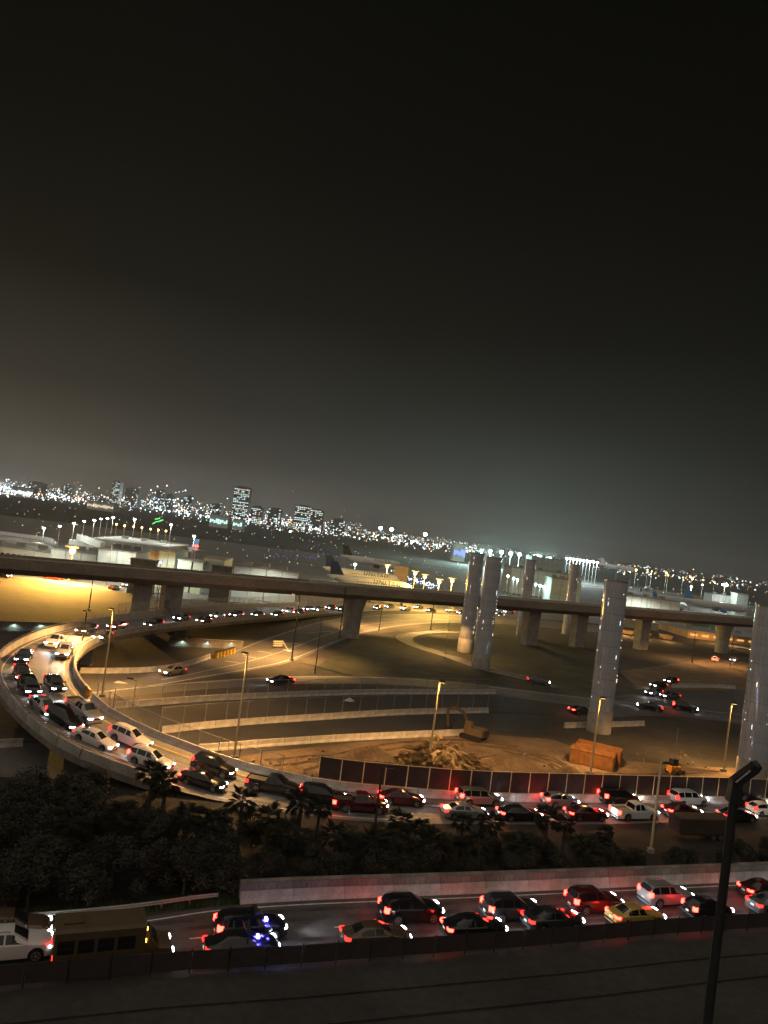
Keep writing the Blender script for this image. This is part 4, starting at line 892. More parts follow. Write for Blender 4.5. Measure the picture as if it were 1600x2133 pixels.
up_edge = r_out[:IX(8)][::-1]
x = -44.0
while x < 47:
    y0 = (y_on(low_far, x) or 40) + 2.6; yu = y_on(up_edge, x)
    y1 = (yu if yu else 74 - max(0, (-22 - x)) * .9) - 1.8
    y = y0
    while y < y1:
        xx, yy = x + rnd.uniform(-1, 1), y + rnd.uniform(-.5, .5); edge = (yu if yu else 84)
        hmax = max(.9, min(28 * (1 - yy / edge) - .5, 4.6 if x < -8 else 3.2)); sc_ = hmax / 4.0 * rnd.uniform(.85, 1.05)
        if xx > 27 and yy > y0 + 2.0: y += 3; continue
        t = thing('shrub', 'dark leafy shrub lost in the unlit planting between the two roads', 'shrub', (xx, yy, 0), rnd.uniform(0, 6.28), 'unlit shrubs between the roads')
        t.scale = (max(sc_, .7), max(sc_, .7), sc_)
        link('crown', rnd.choice(shrubs), t); link('trunk', trunk_me, t); y += rnd.uniform(2.3, 3.0)
    x += 2.75
# verge grass behind the guardrail
gq = MB()
for _ in range(5200):
    px = rnd.uniform(-20, 500); p = at(px, 1916 - (px / 500) * 40 + rnd.uniform(-14, 10)); h = rnd.uniform(.15, .45); a = rnd.uniform(0, 6.28); l = rnd.uniform(-.15, .15)
    gq.add([p + Vector((.03 * math.cos(a), .03 * math.sin(a), 0)), p - Vector((.03 * math.cos(a), .03 * math.sin(a), 0)), p + Vector((l, l * .5, h))], [(0, 1, 2)])
M['verge'] = mat('verge_grass', (0.055, 0.095, 0.03), 0.8, noise=.4, scale=.8)
stuff(tag(mk('grass', gq, M['verge']), 'green roadside grass behind the guardrail', 'grass'))
# heap of cut palm fronds
c = at(918, 1588); t = thing('frond_heap', 'big heap of dry cut palm fronds lying in the dirt yard', 'frond heap', c)
o = mound('heap_core', (0, 0, 0), 3.6, 2.1, 1.5, .35, M['debris'], 3); o.parent = t
for k in range(210):
    a, rr = rnd.uniform(0, 6.28), math.sqrt(rnd.uniform(0, 1)); x_, y_ = 4.3 * rr * math.cos(a), 2.6 * rr * math.sin(a); z_ = 2.0 * (.5 + .5 * math.cos(PI * min(1, rr))) + rnd.uniform(-.05, .3)
    o = link('dry_frond', dry_me[k % 3], t, (x_ * math.cos(.35) - y_ * math.sin(.35), x_ * math.sin(.35) + y_ * math.cos(.35), z_)); o.rotation_euler = (rnd.uniform(-.5, .5), rnd.uniform(-.4, .7), a + rnd.uniform(-1.0, 1.0)); s_ = rnd.uniform(.8, 1.35); o.scale = (s_, s_, s_)
rq = MB()
for _ in range(420):
    px_, py_ = rnd.uniform(520, 1480), rnd.uniform(1565, 1622); p = at(px_, py_); s_ = rnd.choice((.08, .1, .14, .22, .34)); R_ = Matrix.Rotation(rnd.uniform(0, 6), 3, (rnd.random(), rnd.random(), rnd.random() + .1))
    rq.box(p + Vector((0, 0, s_ * .25)), (s_ * rnd.uniform(.7, 1.6), s_, s_ * .7), M=R_, top=.7)
stuff(tag(mk('rubble', rq, M['debris']), 'loose stones and clods strewn over the dirt yard', 'rubble'))
# two open containers
A = at(1185, 1588); B = at(1268, 1608); ud = (B - A); ud.z = 0; ud.normalize(); vd = Vector((-ud.y, ud.x, 0)); crz = math.atan2(ud.y, ud.x)
def container(org_, label, Lc, Wc, Hc, fill):
    t = thing('roll_off_container', label, 'container', org_, crz, 'orange open-top containers')
    q = MB(); q.box((Lc / 2, Wc / 2, .14), (Lc, Wc, .12)); mk('floor', q, M['bin_orange'], t)
    for nm, cc, dd in (('side_wall', (Lc / 2, .04, Hc / 2 + .1), (Lc, .08, Hc - .1)), ('side_wall', (Lc / 2, Wc - .04, Hc / 2 + .1), (Lc, .08, Hc - .1)), ('end_wall', (.045, Wc / 2, Hc / 2 + .1), (.08, Wc - .17, Hc - .11)), ('end_door', (Lc - .045, Wc / 2, Hc / 2 + .1), (.08, Wc - .17, Hc - .11))):
        q = MB(); q.box(cc, dd); mk(nm, q, M['bin_orange'], t)
    q = MB(); q.box((.05, .04, 0), (.05, .12, Hc - .25)); rib = MB(); rib.box((0, 0, 0), (.10, .10, Hc - .22)); rme = rib.mesh('rib', M['bin_orange'])
    n = int(Lc / .62)
    for k in range(n + 1):
        link('rib', rme, t, (.1 + k * (Lc - .2) / n, -.045, Hc / 2 + .08)); link('rib', rme, t, (.1 + k * (Lc - .2) / n, Wc + .045, Hc / 2 + .08))
    for k in range(5): link('rib', rme, t, (Lc + .045, .12 + k * (Wc - .24) / 4, Hc / 2 + .08))
    for cc, dd in (((Lc / 2, 0, Hc + .06), (Lc + .16, .14, .12)), ((Lc / 2, Wc, Hc + .06), (Lc + .16, .14, .12)), ((0, Wc / 2, Hc + .06), (.14, Wc - .16, .118)), ((Lc, Wc / 2, Hc + .06), (.14, Wc - .16, .118))):
        q = MB(); q.box(cc, dd); mk('top_rim', q, M['bin_orange'], t)
    if fill:
        f = mound('rubble_load', (Lc / 2, Wc / 2, Hc * fill), Lc * .46, Wc * .44, .22, 0, M['debris'], 9); f.parent = t
        q = MB(); q.box((Lc / 2, Wc / 2, Hc * fill / 2), (Lc - .25, Wc - .25, Hc * fill)); mk('load_bed', q, M['debris'], t)
container(A, 'long orange open container filled with rubble, nearer of the two', 5.7, 2.6, 1.95, .62)
container(A + vd * 3.0 + ud * .25, 'orange open container standing behind the rubble-filled one', 5.9, 2.6, 2.05, 0)
# excavator
p = at(985, 1540); t = thing('excavator', 'tan tracked excavator parked behind the frond heap, boom folded down', 'excavator', p, 2.55)
M['exc'] = mat('excavator_paint', (0.13, 0.09, 0.045), .6, noise=.25, scale=1.5)
for s in (-1, 1):
    q = MB(); q.loft([[(x_, s * y_, z_) for x_, z_ in ((-1.5, .1), (-1.75, .4), (-1.5, .72), (1.5, .72), (1.75, .4), (1.5, .1))] for y_ in (.65, 1.15)]); mk('track', q, M['tyre'], t)
q = MB(); q.box((-.5, 0, 1.25), (2.6, 2.2, .9), top=.92); mk('engine_house', q, M['exc'], t)
q = MB(); q.box((-1.75, 0, 1.2), (.5, 2.1, .8), top=.85); mk('counterweight', q, M['dark_steel'], t)
q = MB(); q.box((.55, .65, 1.75), (1.15, .85, 1.55), top=.85); cb = mk('cab', q, M['exc'], t)
q = MB(); q.box((1.08, .65, 2.0), (.05, .7, .8)); mk('cab_window', q, M['glass'], cb)
q = MB(); q.loft([[(x_, y_, z_ + dz) for y_, dz in ((-.3, -.22), (-.02, -.22), (-.02, .22), (-.3, .22))] for x_, z_ in ((.7, 1.4), (2.0, 3.3), (3.2, 3.7), (4.6, 3.2))]); mk('boom', q, M['exc'], t)
q = MB(); q.loft([[(x_ + dx, y_, z_) for y_, dx in ((-.26, -.17), (-.06, -.17), (-.06, .17), (-.26, .17))] for x_, z_ in ((4.6, 3.3), (4.5, 2.2), (4.2, .9))]); mk('stick', q, M['exc'], t)
q = MB(); q.loft([[(4.2 + x_, y_, z_) for x_, z_ in ((-.5, .75), (.25, .95), (.3, .3), (-.1, .05), (-.55, .2))] for y_ in (-.55, .25)]); mk('bucket', q, M['dark_steel'], t)
# small orange loader
p = at(1402, 1612); t = thing('mini_loader', 'small orange loader beyond the screen fence near the mast', 'loader', p, .4)
q = MB(); q.box((0, 0, .75), (1.7, 1.0, .8), top=.9); mk('engine_house', q, M['orange_plastic'], t)
q = MB(); q.box((-.1, 0, 1.6), (.95, .9, .95), top=.9); mk('cab', q, M['dark_steel'], t)
for x_ in (-.55, .55):
    for s in (-1, 1):
        wq = link('wheel', TYPES['sedan']['wheel'], t, (x_, s * .62, .335)); link('rim', TYPES['sedan']['rim'], wq)
        if s < 0: wq.rotation_euler = (0, 0, PI)
q = MB(); q.box((1.25, 0, .35), (.5, 1.3, .5), top=.8); mk('bucket', q, M['dark_steel'], t)
for s in (-1, 1):
    q = MB(); q.tube([(-.7, s * .56, 1.2), (.6, s * .56, 1.0), (1.1, s * .56, .45)], .06, 6); mk('lift_arm', q, M['orange_plastic'], t)
# striped barricade on the exit road
p = at(578, 1350); t = thing('road_barricade', 'striped folding barricade standing on the hatched exit road', 'barricade', p, .7)
for x_ in (-1.1, 1.1):
    for s in (-1, 1):
        q = MB(); q.tube([(x_, s * .4, 0), (x_, 0, 1.7)], .05, 6); mk('leg', q, M['dark_steel'], t)
for z_ in (.55, 1.0, 1.45):
    q = MB(); q.box((0, -.12, z_), (2.5, .05, .3)); bd = mk('board', q, M['plate'], t)
    for k in range(5):
        q = MB(); q.add([(-1.2 + k * .5, -.149, z_ - .15), (-1.0 + k * .5, -.149, z_ - .15), (-.85 + k * .5, -.149, z_ + .15), (-1.05 + k * .5, -.149, z_ + .15)], [(0, 1, 2, 3)]); mk('stripe', q, M['orange_plastic'], bd)
p = at(728, 1460); m_ = mound('tarp_bundle', p, 1.1, .5, .5, .5, M['plate'], 5); tag(m_, 'small white covered bundle lying on the dark service lane', 'bundle')
# tan utility trailer beside the mast
p = at(1415, 1752); t = thing('utility_trailer', 'tan box trailer parked in the dark right of the shrubs', 'trailer', p, .28)
q = rbox(0, 6.5, 1.0, .75, 2.3, .06); q.v = [(x_, y_ + 1.0, z_) for x_, y_, z_ in q.v]; M['trailer'] = mat('trailer_paint', (.075, .052, .032), .7, noise=.3, scale=.8); mk('box_body', q, M['trailer'], t)
for x_ in (4.2, 5.1):
    for y_ in (.05, 1.95):
        wq = link('wheel', TYPES['pickup']['wheel'], t, (x_, y_, .39)); link('rim', TYPES['pickup']['rim'], wq)
        if y_ < 1: wq.rotation_euler = (0, 0, PI)
q = MB(); q.box((-.02, .5, 1.5), (.05, .9, 1.35)); mk('rear_door', q, M['trailer'], t)
q = MB(); q.box((-.02, 1.5, 1.5), (.05, .9, 1.35)); mk('rear_door', q, M['trailer'], t)
q = MB(); q.tube([(6.4, 1, .7), (7.6, 1, .55)], .07, 6); mk('drawbar', q, M['dark_steel'], t)
q = MB(); q.box((3.2, -.02, .7), (6.3, .06, .14)); mk('side_rail', q, M['dark_steel'], t)

# low walls with wall lamps under the far side of the loop
def lit_wall(pts, h, label, lamps, power):
    P = pl(pts); a, b = P[0], P[-1]; d = b - a; L_ = d.length; t = thing('lit_wall', label, 'wall', a, math.atan2(d.y, d.x))
    q = MB(); q.box((L_ / 2, .2, h / 2), (L_, .4, h)); mk('wall_face', q, M['conc_dark'], t)
    q = MB(); q.box((L_ / 2, .2, h + .06), (L_ + .1, .55, .12)); mk('coping', q, M['conc_dark'], t)
    for k in range(lamps):
        x_ = L_ * (k + .5) / lamps; q = MB(); q.box((x_, -.14, h - .3), (.3, .25, .12)); mk('wall_lamp', q, M['plate'], t)
        lamp('SPOT', t, (x_, -.5, h - .38), power, TEAL, (0, .3, -1), 150, .6, .12)
lit_wall([(352, 1345), (505, 1352)], 1.5, 'greenish lit low wall seen under the loop bridge', 3, 90)
lit_wall([(-60, 1310), (215, 1316)], 1.5, 'greenish lit low wall beyond the loop at the left edge', 5, 110)
# ------------------------------------------------------------------ the airport beyond the guideway
def block(name, label, px0, px1, py_top, y, depth, material, rz=0.0, cat='building', roof='grey_wall', group='airport buildings', windows=0, win_mat=None):
    a, b = atd(px0, py_top, y), atd(px1, py_top, y); top = (a.z + b.z) / 2; wd = (b.x - a.x) / math.cos(rz)
    t = thing(name, label, cat, (a.x, y, 0), rz, group)
    q = MB(); q.box((wd / 2, depth / 2, top / 2 - .1), (wd, depth, top + .2)); mk('wall', q, M[material], t)
    q = MB(); q.box((wd / 2, depth / 2, top + .2), (wd + .5, depth + .5, .4)); rf = mk('roof', q, M[roof], t)
    if wd > 10:
        for k in range(3):
            q = MB(); q.box((wd * (.2 + .28 * k), depth * .55, top + 1.0), (2.6, 2.0, 1.3)); mk('roof_unit', q, M['grey_wall'], rf)
    for k in range(windows):
        q = MB(); ww = wd / windows; q.box((ww * (k + .5), -.03, top * .55), (ww * .6, .08, max(.8, top * .22))); mk('window', q, M[win_mat or 'glass'], t)
    n = int(wd / 5)
    if n > 1 and not windows:
        for k in range(1, n):
            q = MB(); q.box((wd * k / n, -.05, top / 2), (.18, .12, top)); mk('wall_rib', q, M['grey_wall'], t)
    return t
M['w_warm'] = mat('lit_window_warm', (.5, .4, .3), .4, emit=(1.0, .82, .55), es=1.0, sample=False)
M['w_cool'] = mat('lit_window_cool', (.5, .5, .5), .4, emit=(.80, .95, 1.0), es=1.6, sample=False)
M['w_teal'] = mat('lit_window_teal', (.5, .5, .5), .4, emit=(.60, 1.0, .92), es=1.4, sample=False)
M['w_orange'] = mat('lit_window_orange', (.5, .3, .2), .4, emit=(1.0, .50, .16), es=.9, sample=False)
M['mint'] = mat('mint_cladding', (.52, .60, .52), .7, noise=.12, scale=.3); M['ochre'] = mat('ochre_cladding', (.55, .36, .18), .7, noise=.15, scale=.4); M['green_roof'] = mat('green_roof', (.10, .26, .15), .6, noise=.15, scale=.3)
block('terminal_hall', 'long pale terminal hall behind the deck at the left edge', -60, 105, 1142, 262, 16, 'white_wall', .05, windows=14)
block('terminal_hall', 'pale low terminal hall behind the bright sodium lamp', 106, 200, 1150, 258, 14, 'white_wall', .05)
block('terminal_block', 'pale flat terminal block right of the bright sodium lamp', 205, 284, 1148, 250, 22, 'white_wall', .03)
block('concourse', 'wide grey concourse with a flat roof behind the pale block', 196, 350, 1131, 330, 40, 'grey_wall', .03, roof='apron_roof' if 'apron_roof' in M else 'white_wall')
block('terminal_block', 'ochre lit end wall beside the tall mint block', 314, 331, 1149, 252, 10, 'ochre', .0)
block('terminal_block', 'tall mint green block with a blue beacon in front', 332, 367, 1150, 250, 16, 'mint', .0)
block('service_hut', 'small mint hut right of the tall mint block', 371, 400, 1168, 246, 10, 'mint', .0)
block('service_hut', 'low mint hut, second right of the tall mint block', 403, 424, 1172, 246, 10, 'mint', .0)
block('service_hut', 'wide mint hut with a small lamp post, third right of the block', 425, 468, 1165, 250, 14, 'mint', .0)
block('site_wall', 'long white wall panel row behind the deck, left of the aircraft', 488, 622, 1186, 252, 1.0, 'white_wall', .02, cat='wall')
M['dark_box'] = M['dark_wall']
for px0, px1, py, y, lb in ((272, 324, 1168, 226, 'dark box container on the far deck edge, left of the mint block'), (442, 484, 1182, 232, 'dark box container behind the deck, left of the white wall')):
    block('freight_box', lb, px0, px1, py, y, 3, 'dark_wall', .03, cat='container', roof='dark_wall', group=None)
# jet bridges
for i, (a, b, lb) in enumerate((((90, 1134), (135, 1150), 'pale jet bridge ending at the bright sodium lamp'), ((150, 1123), (195, 1142), 'pale jet bridge above the sodium lamp'), ((165, 1112), (215, 1130), 'pale jet bridge further back near the concourse'), ((188, 1148), (222, 1134), 'pale jet bridge joining the wide grey concourse'), ((270, 1124), (350, 1130), 'pale roof walkway along the concourse'))):
    y = 290 + 18 * i; p0, p1 = atd(*a, y), atd(*b, y - 6); d = p1 - p0; t = thing('jet_bridge', lb, 'jet bridge', (p0.x, p0.y, 0), math.atan2(d.y, d.x), 'jet bridges'); L_ = math.hypot(d.x, d.y)
    q = MB(); q.loft([[(x_, y_, z_ + zz) for y_, zz in ((-1.3, 0), (1.3, 0), (1.3, 2.6), (-1.3, 2.6))] for x_, z_ in ((0, max(p0.z - 2.6, 2)), (L_, max(p1.z - 2.6, 2)))]); mk('tunnel', q, M['white_wall'], t)
    q = MB(); q.box((L_ * .3, 0, 1.2), (.8, 1.6, 2.5)); mk('support', q, M['steel'], t); q = MB(); q.box((L_ * .85, 0, 1.2), (.8, 1.6, 2.5)); mk('support', q, M['steel'], t)
# masts and lamps
def mast(px, py, y, label, lens='l_cool', power=0, color=COOL, size=.45, name='light_mast', r=.16, pole='steel', heads=2, group='apron light masts'):
    p = atd(px, py, y); h = p.z; t = thing(name, label, 'light mast', (p.x, y, 0), 0, group)
    q = MB(); q.tube([(0, 0, 0), (0, 0, h)], [r * 1.3, r * .8], 8); mk('pole', q, M[pole], t, 40)
    q = MB(); q.box((0, 0, h + size * .9), (size * 3.2, size * 1.2, size * .35)); hd = mk('lamp_head', q, M['dark_steel'], t)
    for k in range(heads):
        x_ = (k - (heads - 1) / 2) * size * 1.7; q = MB(); q.loft([ringpts(size * f, h + z_ * size, 10, x_, -.25) for z_, f in ((-.75, .35), (-.3, .75), (.2, .75), (.68, .45))]); mk('lens', q, M[lens], hd, 40)
    if power: lamp('POINT', t, (0, -1.5, h - .6), power, color, None, None, .5, .4)
    return t
for i, (px, py, y, lens) in enumerate(((92, 1100, 300, 'l_cool'), (125, 1096, 308, 'l_cool'), (155, 1090, 318, 'l_cool'), (176, 1086, 330, 'l_cool'), (197, 1084, 342, 'l_cool'), (211, 1081, 354, 'l_cool'), (224, 1080, 366, 'l_cool'), (236, 1078, 380, 'l_cool'), (281, 1082, 360, 'l_cool'), (357, 1093, 350, 'l_cool'), (405, 1117, 300, 'l_cool'))):
    mast(px, py, y, '%s of the white apron masts counted from the left edge' % ('first', 'second', 'third', 'fourth', 'fifth', 'sixth', 'seventh', 'eighth', 'ninth', 'tenth', 'last')[i], lens, 5000 if i in (0, 2, 4, 7, 8, 9, 10) else 0, (.92, 1.0, .90), .34, r=.12)
m1 = mast(152, 1147, 232, 'blazing yellow sodium lamp standing behind the deck', 'l_sodium', 0, SODIUM, 1.25, 'sodium_lamp', heads=1, group=None)
lamp('SPOT', m1, (0, -2.0, 8.6), 300000, (1.0, .50, .08), (0, -.55, -1), 140, .5, .6); lamp('POINT', m1, (0, -1.4, 9.6), 45000, (1.0, .54, .10), None, None, .5, .5)
mast(335, 1171, 236, 'blue beacon on a short pole before the mint block', 'blue_lamp', 0, COOL, .35, 'beacon_post', heads=1, group=None)
mb_ = mast(408, 1137, 290, 'post with a cluster of red lamps right of the mint block', 'brake', 500, (1, .05, .04), .45, 'red_beacon', heads=3, group=None)
M['l_amber'] = lampmat('amber_lens', (1.0, .58, .12), 22)
for i, (px, py) in enumerate(((243, 1092), (260, 1095), (279, 1097), (296, 1099), (314, 1102), (330, 1104), (346, 1106))):
    mast(px, py, 520, 'amber field lamp, %s of the row of seven beyond the masts' % ('first', 'second', 'third', 'fourth', 'fifth', 'sixth', 'last')[i], 'l_amber', 1500 if i % 2 else 0, (1, .6, .15), .75, 'amber_lamp', heads=1, group='row of seven amber field lamps')
for i, (px, py, y, pw) in enumerate(((807, 1180, 352, 34000), (865, 1194, 300, 26000), (885, 1201, 290, 12000), (915, 1211, 282, 22000), (942, 1209, 292, 22000))):
    mast(px, py, y, 'yellow apron lamp near the aircraft, %s from the left of five' % ('first', 'second', 'third', 'fourth', 'last')[i], 'l_sodium', pw, (1, .60, .13), .9, 'sodium_lamp', heads=1, group='five yellow lamps near the aircraft')
mast(740, 1176, 380, 'teal lamp above the aircraft roof', 'l_teal', 2500, TEAL, .8, 'teal_lamp', heads=1, group=None)
TL = [(1003, 1147), (1022, 1148), (1045, 1150), (1064, 1153), (1082, 1155), (1114, 1158), (1124, 1160), (1140, 1163), (1147, 1164)]
for i, (px, py) in enumerate(TL):
    mast(px, py, 900, 'bright teal floodlight over the pylon pair, %s from the left of nine' % ('first', 'second', 'third', 'fourth', 'fifth', 'sixth', 'seventh', 'eighth', 'last')[i], 'l_teal', 420000, TEAL, 2.6 if i in (2, 3, 4, 6, 8) else 1.6, 'floodlight', r=.3, heads=1, group='nine teal floodlights')
for i in range(10):
    px, py = 1181 + 7.0 * i, 1163 + .95 * i
    mast(px, py, 800, 'white hangar floodlight, %s of the even row of ten' % ('first', 'second', 'third', 'fourth', 'fifth', 'sixth', 'seventh', 'eighth', 'ninth', 'last')[i], 'l_cool', 20000, COOL, 1.2, 'floodlight', r=.2, heads=1, group='even row of ten hangar floodlights')
for i, (px, py, s_) in enumerate(((1325, 1187, 1.4), (1349, 1187, .9), (1358, 1190, .9), (1388, 1193, 1.4), (1392, 1198, 1.0), (1423, 1203, .9), (1442, 1205, 1.5), (1465, 1208, 1.0), (1488, 1212, 1.0))):
    mast(px, py, 850, 'orange field lamp at right, %s of nine from the left' % ('first', 'second', 'third', 'fourth', 'fifth', 'sixth', 'seventh', 'eighth', 'last')[i], 'l_sodium', 9000 if s_ > 1.2 else 0, (1, .6, .15), s_, 'amber_lamp', heads=1, group='nine orange field lamps at right')
mast(1510, 1218, 560, 'very bright white mast above the parked white aircraft', 'l_cool', 26000, (.85, 1.0, .95), .9, 'light_mast', heads=3)
mast(1440, 1222, 520, 'slim white mast left of the very bright one', 'l_cool', 9000, (.85, 1.0, .95), .4); mast(1463, 1218, 600, 'second slim white mast left of the very bright one', 'l_cool', 0, COOL, .4)
for i, (px, py) in enumerate(((1107, 1215), (1116, 1217), (1125, 1220), (1133, 1222), (1142, 1223), (1070, 1205), (1078, 1208), (1058, 1200))):
    mast(px, py, 430, 'teal yard lamp between the slim pylons, %s of eight' % ('first', 'second', 'third', 'fourth', 'fifth', 'sixth', 'seventh', 'last')[i], 'l_teal', 4500 if i in (2, 4, 6) else 0, TEAL, .75, 'teal_lamp', heads=1, group='eight teal yard lamps')
mast(793, 1100, 1100, 'brilliant greenish white field light, first of the pair on the skyline', 'l_teal', 500000, TEAL, 3.0, 'floodlight', heads=1, group=None); mast(816, 1103, 1100, 'brilliant greenish white field light, second of the skyline pair', 'l_teal', 0, TEAL, 3.2, 'floodlight', heads=1, group=None)
mast(886, 1113, 1100, 'single brilliant white field light right of the skyline pair', 'l_cool', 500000, COOL, 3.2, 'floodlight', heads=1, group=None)
# buildings at right
block('hangar', 'long pale hangar roof between the slim pylons', 1066, 1215, 1192, 470, 30, 'white_wall', .02); block('hangar', 'white hangar front beside the second slim pylon', 1150, 1212, 1208, 420, 16, 'mint', .02)
block('hangar', 'teal lit hangar wall under the row of floodlights', 1108, 1176, 1163, 760, 30, 'mint', .0)
block('terminal_hall', 'long white concourse wall right of the container pylon', 1296, 1420, 1247, 400, 12, 'white_wall', .03); block('terminal_hall', 'white terminal block with a tall end beside the right pylon', 1484, 1556, 1242, 580, 14, 'white_wall', .03)
block('terminal_hall', 'white stair tower at the end of the terminal block', 1536, 1560, 1238, 560, 10, 'mint', .0); block('terminal_hall', 'yellow lit low building behind the two aircraft', 822, 852, 1180, 390, 10, 'ochre', .0)
block('parking_deck', 'orange lit parking deck level under the guideway at right', 1432, 1640, 1328, 318, 30, 'ochre', .1, windows=8, win_mat='w_orange'); block('green_roof_hall', 'hall with a green roof and lit windows under the guideway', 1424, 1520, 1304, 345, 16, 'grey_wall', .12, roof='green_roof', windows=10, win_mat='w_cool')
block('kiosk', 'small lit kiosk with three pale panels by the brown slope', 1332, 1361, 1368, 262, 6, 'dark_wall', .1, windows=3, win_mat='w_warm'); block('shop_front', 'bright shop front between the pier and the right pylon', 1530, 1562, 1352, 300, 5, 'white_wall', .05, windows=2, win_mat='w_cool')
block('shop_front', 'small bright shop front left of the pier at right', 1458, 1476, 1356, 300, 5, 'white_wall', .05, windows=1, win_mat='w_teal'); block('site_wall', 'grey sloping wall under the guideway right of the container pylon', 1296, 1374, 1297, 330, 2, 'grey_wall', .05, cat='wall')
for i, (a, b, py) in enumerate(((1292, 1320, 1316), (1328, 1356, 1321), (1384, 1402, 1326))):
    block('freight_box', 'orange lit freight box under the guideway, %s of three' % ('first', 'second', 'last')[i], a, b, py, 300, 4, 'ochre', .1, cat='container', roof='ochre', group='orange freight boxes'); 
    lamp('POINT', None, tuple(atd((a + b) / 2, py, 291)), 1500, SODIUM, None, None, .5, .3)
for px, py, y, pw in ((1500, 1338, 306, 5000), (1440, 1392, 235, 3800), (1520, 1395, 238, 3000)): street_lamp(atd(px, py + 5, y) * Vector((1, 1, 0)) if False else Vector((atd(px, py, y).x, y, 0)), 0, 9, 'orange street lamp near the brown slope at right, at %s' % ('the parking deck' if y > 300 else ('the kiosk side' if px < 1500 else 'the pier side')), power=pw * 2, arm=1.0, ang=1.5, pole_mat='dark_steel')

# aircraft
def plane(px, py, y, rz, L, r, label, fin='navy', text=None, body='aircraft', zc=None):
    nose = atd(px, py, y); zc = zc or max(nose.z, r + 1.2); t = thing('airliner', label, 'aircraft', (nose.x, y, 0), rz, 'parked aircraft')
    q = MB(); prof_ = ((0, .02, -.25), (.25, .30, -.2), (.9, .62, -.12), (2.2, .88, -.04), (4.5, 1, 0), (L * .66, 1, 0), (L * .8, .84, .16), (L * .92, .45, .5), (L, .10, .72))
    q.loft([[(-x_ * 1.0, r * s_ * math.cos(2 * PI * k / 20), zc + r * dz + r * s_ * math.sin(2 * PI * k / 20)) for k in range(20)] for x_, s_, dz in prof_]); mk('fuselage', q, M[body], t, 50)
    for s_ in (-1, 1):
        q = MB(); q.loft([[(-L * .36 - xx, s_ * yy, zc - r * .45 + yy * .08), (-L * .36 - xx - ch * .35, s_ * yy, zc - r * .45 + yy * .08 + ch * .06), (-L * .36 - xx - ch, s_ * yy, zc - r * .45 + yy * .08), (-L * .36 - xx - ch * .4, s_ * yy, zc - r * .45 + yy * .08 - ch * .03)] for yy, xx, ch in ((r * .6, 0, L * .19), (L * .18, L * .09, L * .11), (L * .44, L * .23, L * .045))]); mk('wing', q, M['aircraft'], t, 40)
        q = MB(); q.tube([(-L * .37, s_ * L * .155, zc - r * 1.0), (-L * .40, s_ * L * .155, zc - r * 1.0), (-L * .46, s_ * L * .155, zc - r * .95)], [r * .5, r * .55, r * .33], 14); mk('engine', q, M[fin], t, 40)
        q = MB(); q.loft([[(-L * .88 - xx, s_ * yy, zc + r * .5), (-L * .88 - xx - ch * .5, s_ * yy, zc + r * .5 + .12), (-L * .88 - xx - ch, s_ * yy, zc + r * .5), (-L * .88 - xx - ch * .5, s_ * yy, zc + r * .5 - .1)] for yy, xx, ch in ((r * .3, 0, L * .09), (L * .17, L * .06, L * .04))]); mk('tailplane', q, M['aircraft'], t, 40)
        for k in range(18):
            pass
    q = MB(); q.loft([[(-x_, -.18, z_), (-x_, .18, z_), (-x_ - ch, .14, z_), (-x_ - ch, -.14, z_)] for x_, ch, z_ in ((L * .80, L * .16, zc + r * .75), (L * .90, L * .085, zc + r * .8 + L * .155))]); mk('tail_fin', q, M[fin], t)
    wq = MB()
    for s_ in (-1, 1):
        for k in range(int(L * .55)): wq.box((-5.0 - k * 1.0, s_ * r * .985, zc + r * .22), (.34, .06, .42))
    stuff(mk('cabin_window', wq, M['glass'], t))
    q = MB(); q.box((-.95, 0, zc + r * .34), (.5, r * .9, .4)); mk('cockpit_window', q, M['glass'], t)
    for x_, y_ in ((-4.0, 0), (-L * .5, 2.4), (-L * .5, -2.4)):
        q = MB(); q.box((x_, y_, (zc - r) / 2 + .2), (.25, .25, zc - r + .6)); gearp = mk('landing_gear', q, M['steel'], t)
        q = MB(); q.tube([(x_, y_ - .35, .5), (x_, y_ + .35, .5)], .5, 12); mk('wheel', q, M['tyre'], gearp, 40)
    if text:
        cu = bpy.data.curves.new('lettering', 'FONT'); cu.body = text; cu.size = r * 1.18; cu.space_character = 1.3; cu.extrude = .02
        tmp = bpy.data.objects.new('tmp', cu); me = bpy.data.meshes.new_from_object(tmp); bpy.data.objects.remove(tmp); bpy.data.curves.remove(cu); me.materials.clear(); me.materials.append(M['navy'])
        o = link('lettering', me, t); o.location = (-4.4 - r * 5.6, -r * 1.05, zc + r * .26); o.rotation_euler = (PI / 2 - .63, 0, 0)
    return t
plane(833, 1208, 336, .10, 34, 2.1, 'white yellow-lit airliner with dark lettering, upper of the pair', 'navy', 'UNITED')
plane(862, 1227, 298, .12, 34, 2.1, 'yellow-lit airliner partly hidden by the deck, lower of the pair', 'navy', 'UNITED')
plane(838, 1178, 470, .05, 38, 2.3, 'grey airliner further back behind the teal lamp', 'dark_steel', 'DELTA')
plane(112, 1146, 290, .02, 36, 2.1, 'pale airliner at the left edge, nearer of two', 'grey_wall'); plane(118, 1131, 345, .02, 36, 2.1, 'pale airliner at the left edge, farther of two', 'grey_wall')
plane(322, 1135, 380, 2.6, 30, 1.9, 'small airliner seen over the concourse roof', 'light_blue'); plane(1556, 1270, 500, -.06, 42, 2.5, 'long white airliner parked beside the right pylon', 'light_blue')
plane(1430, 1262, 520, .5, 34, 2.2, 'white airliner with a blue fin in front of the white concourse', 'light_blue'); plane(1322, 1186, 900, .0, 42, 2.6, 'far airliner with an upright fin near the orange field lamps', 'aircraft')
plane(1350, 1225, 640, 1.2, 34, 2.2, 'airliner with a pale blue fin above the white concourse wall', 'light_blue')
